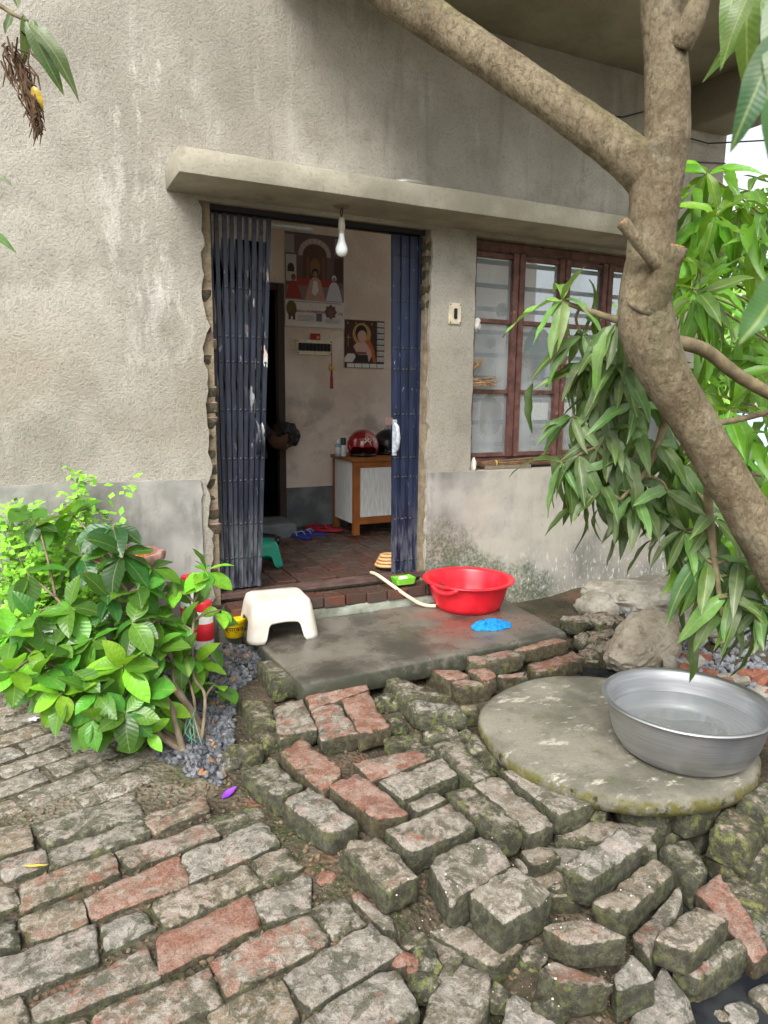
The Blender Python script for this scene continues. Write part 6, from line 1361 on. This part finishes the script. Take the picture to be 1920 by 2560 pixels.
bc = [(245, 1135, 2.9, 7, 'D', .15, .2), (265, 1195, 2.85, 6, 'D', .16, .21), (150, 1105, 2.95, 6, 'M', .12, .18), (175, 1200, 2.9, 6, 'D', .15, .19), (80, 1130, 2.9, 5, 'D', .14, .19), (60, 1240, 2.8, 5, 'M', .14, .18), (330, 1230, 2.95, 5, 'M', .13, .17), (445, 1232, 3.0, 8, 'B', .12, .17), (385, 1275, 3.0, 6, 'B', .08, .13), (300, 1270, 2.85, 6, 'M', .14, .18), (230, 1290, 2.8, 7, 'D', .13, .18), (150, 1310, 2.75, 7, 'M', .14, .18), (70, 1330, 2.7, 6, 'M', .14, .19), (15, 1370, 2.65, 5, 'B', .14, .19), (350, 1340, 2.9, 7, 'M', .13, .17), (395, 1350, 2.95, 6, 'M', .12, .16), (478, 1318, 3.05, 4, 'B', .09, .13), (285, 1345, 2.72, 7, 'M', .13, .17), (200, 1380, 2.7, 7, 'M', .13, .18), (120, 1395, 2.65, 7, 'M', .13, .18), (340, 1400, 2.8, 7, 'M', .13, .17), (430, 1430, 2.95, 8, 'B', .11, .16), (390, 1430, 2.85, 6, 'M', .12, .16), (265, 1440, 2.6, 9, 'B', .14, .19), (160, 1450, 2.58, 7, 'M', .13, .18), (85, 1455, 2.55, 8, 'B', .13, .18), (30, 1450, 2.5, 5, 'B', .14, .19), (310, 1490, 2.65, 6, 'M', .13, .17), (210, 1500, 2.55, 7, 'M', .13, .18), (130, 1500, 2.52, 5, 'B', .13, .17), (345, 1530, 2.75, 5, 'B', .12, .16), (270, 1540, 2.55, 6, 'M', .13, .17), (200, 1555, 2.5, 5, 'M', .12, .16), (470, 1480, 3.0, 4, 'B', .11, .15), (320, 1585, 2.62, 3, 'B', .11, .15), (240, 1400, 2.85, 7, 'D', .14, .18), (320, 1440, 2.9, 7, 'D', .13, .17), (180, 1430, 2.8, 7, 'D', .13, .17), (370, 1480, 2.9, 5, 'M', .12, .16), (110, 1340, 2.85, 6, 'D', .14, .18), (40, 1390, 2.75, 5, 'D', .14, .18)]
for x, y, d, n_, c, l0, l1 in bc:
    tip = PD(x, y, d); near = min(mains, key=lambda q: (q-tip).length+max(0, q.z-tip.z)*1.5); b = MB(); P = bezier_tube(b, near, tip, .006, .0035, rg, .03); b.build('twig', M['stem'], bush, smooth=True)
    ax = (tip-near); ax = ax.normalized()*.6+Vector((-.1, -.45, .55))
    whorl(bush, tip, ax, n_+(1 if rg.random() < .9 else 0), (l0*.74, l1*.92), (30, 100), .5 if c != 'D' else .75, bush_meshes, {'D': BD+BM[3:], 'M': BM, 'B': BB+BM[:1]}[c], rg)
def near_bush(rg):
    x, y, d, n_, c, l0, l1 = rg.choice(bc); return PD(x+rg.gauss(0, 28), y+rg.gauss(10, 28), d+rg.uniform(.02, .25)), Vector((-.1, -.4, .3))
deep_leaves(bush, bush_meshes, near_bush, (.12, .17), .8, M['bushleaf'], (78, 134, 50), 90, rg)
M['string'] = simple('green_string', S(96, 160, 130), .6); b = MB()
for i in range(7):
    A = PD(412+rg.uniform(-8, 12), 1545+rg.uniform(-15, 15), 2.78); Bq = PD(415+rg.uniform(-25, 25), 1605+rg.uniform(-15, 15), 2.75); b.tube(smooth_path([A, (A+Bq)/2+Vector((rg.uniform(-.03, .03), -.02, 0)), Bq]), .0014, 4, False)
tag(b.build('string_scrap', M['string']), 'frayed pale green string tied round the bush stem', 'string')
# ---------------------------------------------------------- fine-leaved plant behind the bush
M['fineleaf'] = simple('fine_yellow_green_leaf', S(128, 186, 56), .5, var=.3, scale=12); M['finestem'] = simple('fine_stem', S(120, 140, 70), .7)
fp = Vector((-.02, 3.25, .06)); fine = empty('fine_leaved_plant', fp, 'yellow-green small-leaved herb growing against the plinth behind the bush', 'plant')
b = MB(); s_ = MB()
for i in range(60):
    x = rg.choice((rg.gauss(170, 45), rg.gauss(60, 40), rg.gauss(120, 80))); y = rg.uniform(1010, 1330) if x > 110 else rg.uniform(1090, 1400); T_ = PD(x, y, rg.uniform(3.0, 3.35)); T_.y = min(T_.y, 3.58); A = fp+Vector((rg.uniform(-.15, .2), rg.uniform(-.05, .05), .1)); P = bezier_tube(s_, A, T_, .003, .0015, rg, .12, 7, 4)
    for p in P[2:]:
        for k in range(11):
            d = Vector((rg.gauss(0, 1), rg.gauss(0, 1), rg.gauss(.1, .6))).normalized()*rg.uniform(.024, .052); c = p+Vector((rg.gauss(0, .03), rg.gauss(0, .02), rg.gauss(0, .025))); sd_ = d.cross(Vector((rg.uniform(-.4, .4), -.5, 1))).normalized()*d.length*.36
            b.add([c, c+d*.5+sd_, c+d, c+d*.5-sd_], [(0, 1, 2, 3)])
s_.build('stems', M['finestem'], fine); f_ = b.build('foliage', M['fineleaf'], fine, recalc=False); f_['kind'] = 'stuff'
# ---------------------------------------------------------- beyond the house corner
far = empty('low_brick_wall', (9, 7.5, 0), 'low weathered boundary wall beyond the house corner', 'wall')
rough_box('wall_body', 5.6, 16, 7.2, 7.45, 0, 1.05, M['core'], far, .3, .01, .006, 70); rough_box('coping', 5.55, 16, 7.14, 7.5, 1.05, 1.12, M['ledge'], far, .3, .01, .004, 71)
b = MB(); N = 14; vs = []; fs = []
for j in range(N+1):
    for i in range(N+1): vs.append(Vector((7.6+2.2*i/N, 6.6+.5*j/N+.05*noise.noise(Vector((i*.5, j*.5, 1))), .45+.75*math.sin(math.pi*.5*j/N)+.05*noise.noise(Vector((i*.6, j*.6, 0))))))
for j in range(N):
    for i in range(N): a = j*(N+1)+i; fs.append((a, a+1, a+N+2, a+N+1))
b.add(vs, fs); tag(b.build('tarpaulin', simple('pale_blue_tarp', S(170, 200, 216), .4, var=.15, scale=3), None, smooth=True), 'pale blue and white tarpaulin draped at the boundary wall', 'tarpaulin')
for i, (x, y, h, r) in enumerate(((11, 8.6, 3.2, 1.5), (14.5, 10.4, 4.2, 1.9), (9.4, 8.4, 3.0, 1.3), (20, 13, 5.0, 2.6), (14, 7.6, 3.0, 1.6))):
    tr_ = empty('background_tree', (x, y, 0), ['bushy tree beyond the boundary wall', 'tall leafy tree far beyond the boundary wall', 'dense tree rising behind the house corner', 'broad tree at the far right of the yard', 'low leafy tree on the open side of the yard'][i], 'tree', 'trees beyond the yard')
    b = MB(); b.tube(smooth_path([(x, y, -.1), (x+.1, y, h*.3), (x-.05, y+.1, h*.6)]), .12, 8, True, .1, i); b.build('trunk', M['bark'], tr_, smooth=True)
    b = MB(); cl = [Vector((x+rg.gauss(0, r*.5), y+rg.gauss(0, r*.5), h*.62+rg.gauss(0, h*.2))) for _ in range(22)]
    for k in range(1500):
        c = rg.choice(cl); o = Vector((rg.gauss(0, 1), rg.gauss(0, 1), rg.gauss(0, 1))).normalized()*rg.uniform(.3, .62); p = c+o; d = (o.normalized()+Vector((rg.gauss(0, .7), rg.gauss(0, .7), -.5))).normalized()*rg.uniform(.18, .3); sd_ = d.cross(Vector((rg.gauss(0, 1), rg.gauss(0, 1), 1))).normalized()*.055
        b.add([p, p+d*.5+sd_, p+d, p+d*.5-sd_], [(0, 1, 2, 3)])
    cr = b.build('crown', simple('far_leaf_%d' % (i % 2), S(104, 150, 56) if i % 2 else S(124, 168, 64), .5, var=.35, scale=2), tr_, recalc=False); cr['kind'] = 'stuff'
# ================================================================== litter settled on whatever lies below
bpy.context.view_layer.update(); dg = bpy.context.evaluated_depsgraph_get()
def drop(x, y, ztop=.6):
    ok, loc, nrm, *_ = SC.ray_cast(dg, Vector((x, y, ztop)), Vector((0, 0, -1))); return (loc, nrm) if ok else (Vector((x, y, .08)), Vector((0, 0, 1)))
M['grit'] = simple('white_grit', S(206, 200, 188), .7); b = MB(); rg = random.Random(77)
for i in range(90):
    ox, oy, sx, sy, s0_ = rg.choice(((960, 2007, 300, 820, 1), (960, 2007, 900, 470, 1), (960, 2007, 1100, 1000, 1), (960, 2007, 200, 880, 1), (1367, 2007, 600, 580, 1), (1000, 1560, 1150, 1250, 1), (1367, 2007, 560, 1000, 1), (960, 2007, 1250, 560, 1), (960, 2007, 1050, 1300, 1)))
    p = PZ(*CR(ox, oy, 3, sx+rg.gauss(0, 130), sy+rg.gauss(0, 80)), .1); l_, n_ = drop(p.x, p.y)
    if l_.z > .165 or l_.z < -.07: continue
    s = rg.uniform(.0012, .0032)*(1.6 if rg.random() < .08 else 1); b.add([Vector((v.x*s, v.y*s, v.z*s*.7))+l_+Vector((0, 0, s*.4)) for v in uv], uf)
g = b.build('grit', M['grit'], None, recalc=False); tag(g, 'white crumbs of grit scattered over the loose bricks', kind='stuff')
def flat_leaf(name, px, py, z, L, W, rz, mat, label, cat, curl=.3):
    p = PZ(px, py, z); l_, n_ = drop(p.x, p.y); me = leaf_mesh(name, mat, lanc, W, -curl, .5, .05, px); o = place(name, me, l_+Vector((0, 0, .004)), None, (0, 0, rz), L); return tag(o, label, cat)
flat_leaf('wilted_leaf', 50, 1870, .085, .085, .07, -2.3, simple('yellow_wilted', S(190, 168, 60), .6), 'thin curled yellow leaf lying on the brick path', 'leaf')
flat_leaf('petal', 480, 1714, .085, .05, .35, -1.3, simple('purple_petal', S(120, 50, 190), .5), 'bright purple petal on the mossy bricks', 'petal', .5)
for i, (px, py) in enumerate(((122, 1612), (72, 1555))):
    p = PZ(px, py, .085); l_, n_ = drop(p.x, p.y); e = empty('fallen_flower', l_, 'small white flower fallen on the path below the bush', 'flower', 'white flowers on the path'); me = leaf_mesh('petal', simple('white_petal', S(226, 228, 240), .6), oval, .3, .2, .2, .05, 3)
    for k in range(5): place('petal', me, l_+Vector((0, 0, .006)), e, (R_(20), 0, k*1.257+i), .026)
flat_leaf('twig_bit', 655, 1790, .15, .05, .05, .2, simple('brown_twig', S(80, 62, 44), .8), 'short brown twig on a mossy brick', 'twig', .05)
for i, (x, y) in enumerate(((770, 250), (1130, 240))):
    p = PZ(*CR(1367, 2007, 3, x, y), .02); l_, n_ = drop(p.x, p.y, .11); e = empty('seedling', l_, 'tiny green weed sprouting from the damp bank under the well cover', 'weed', 'weeds under the well cover')
    for k in range(7): place('leaf', bush_meshes[k], l_+Vector((rg.uniform(-.015, .015), rg.uniform(-.015, .015), .01+.004*k)), e, orient(Vector((rg.gauss(0, 1), rg.gauss(0, 1), .5)), Vector((0, 0, 1))), rg.uniform(.018, .03), S(96, 140, 60)+(1,))
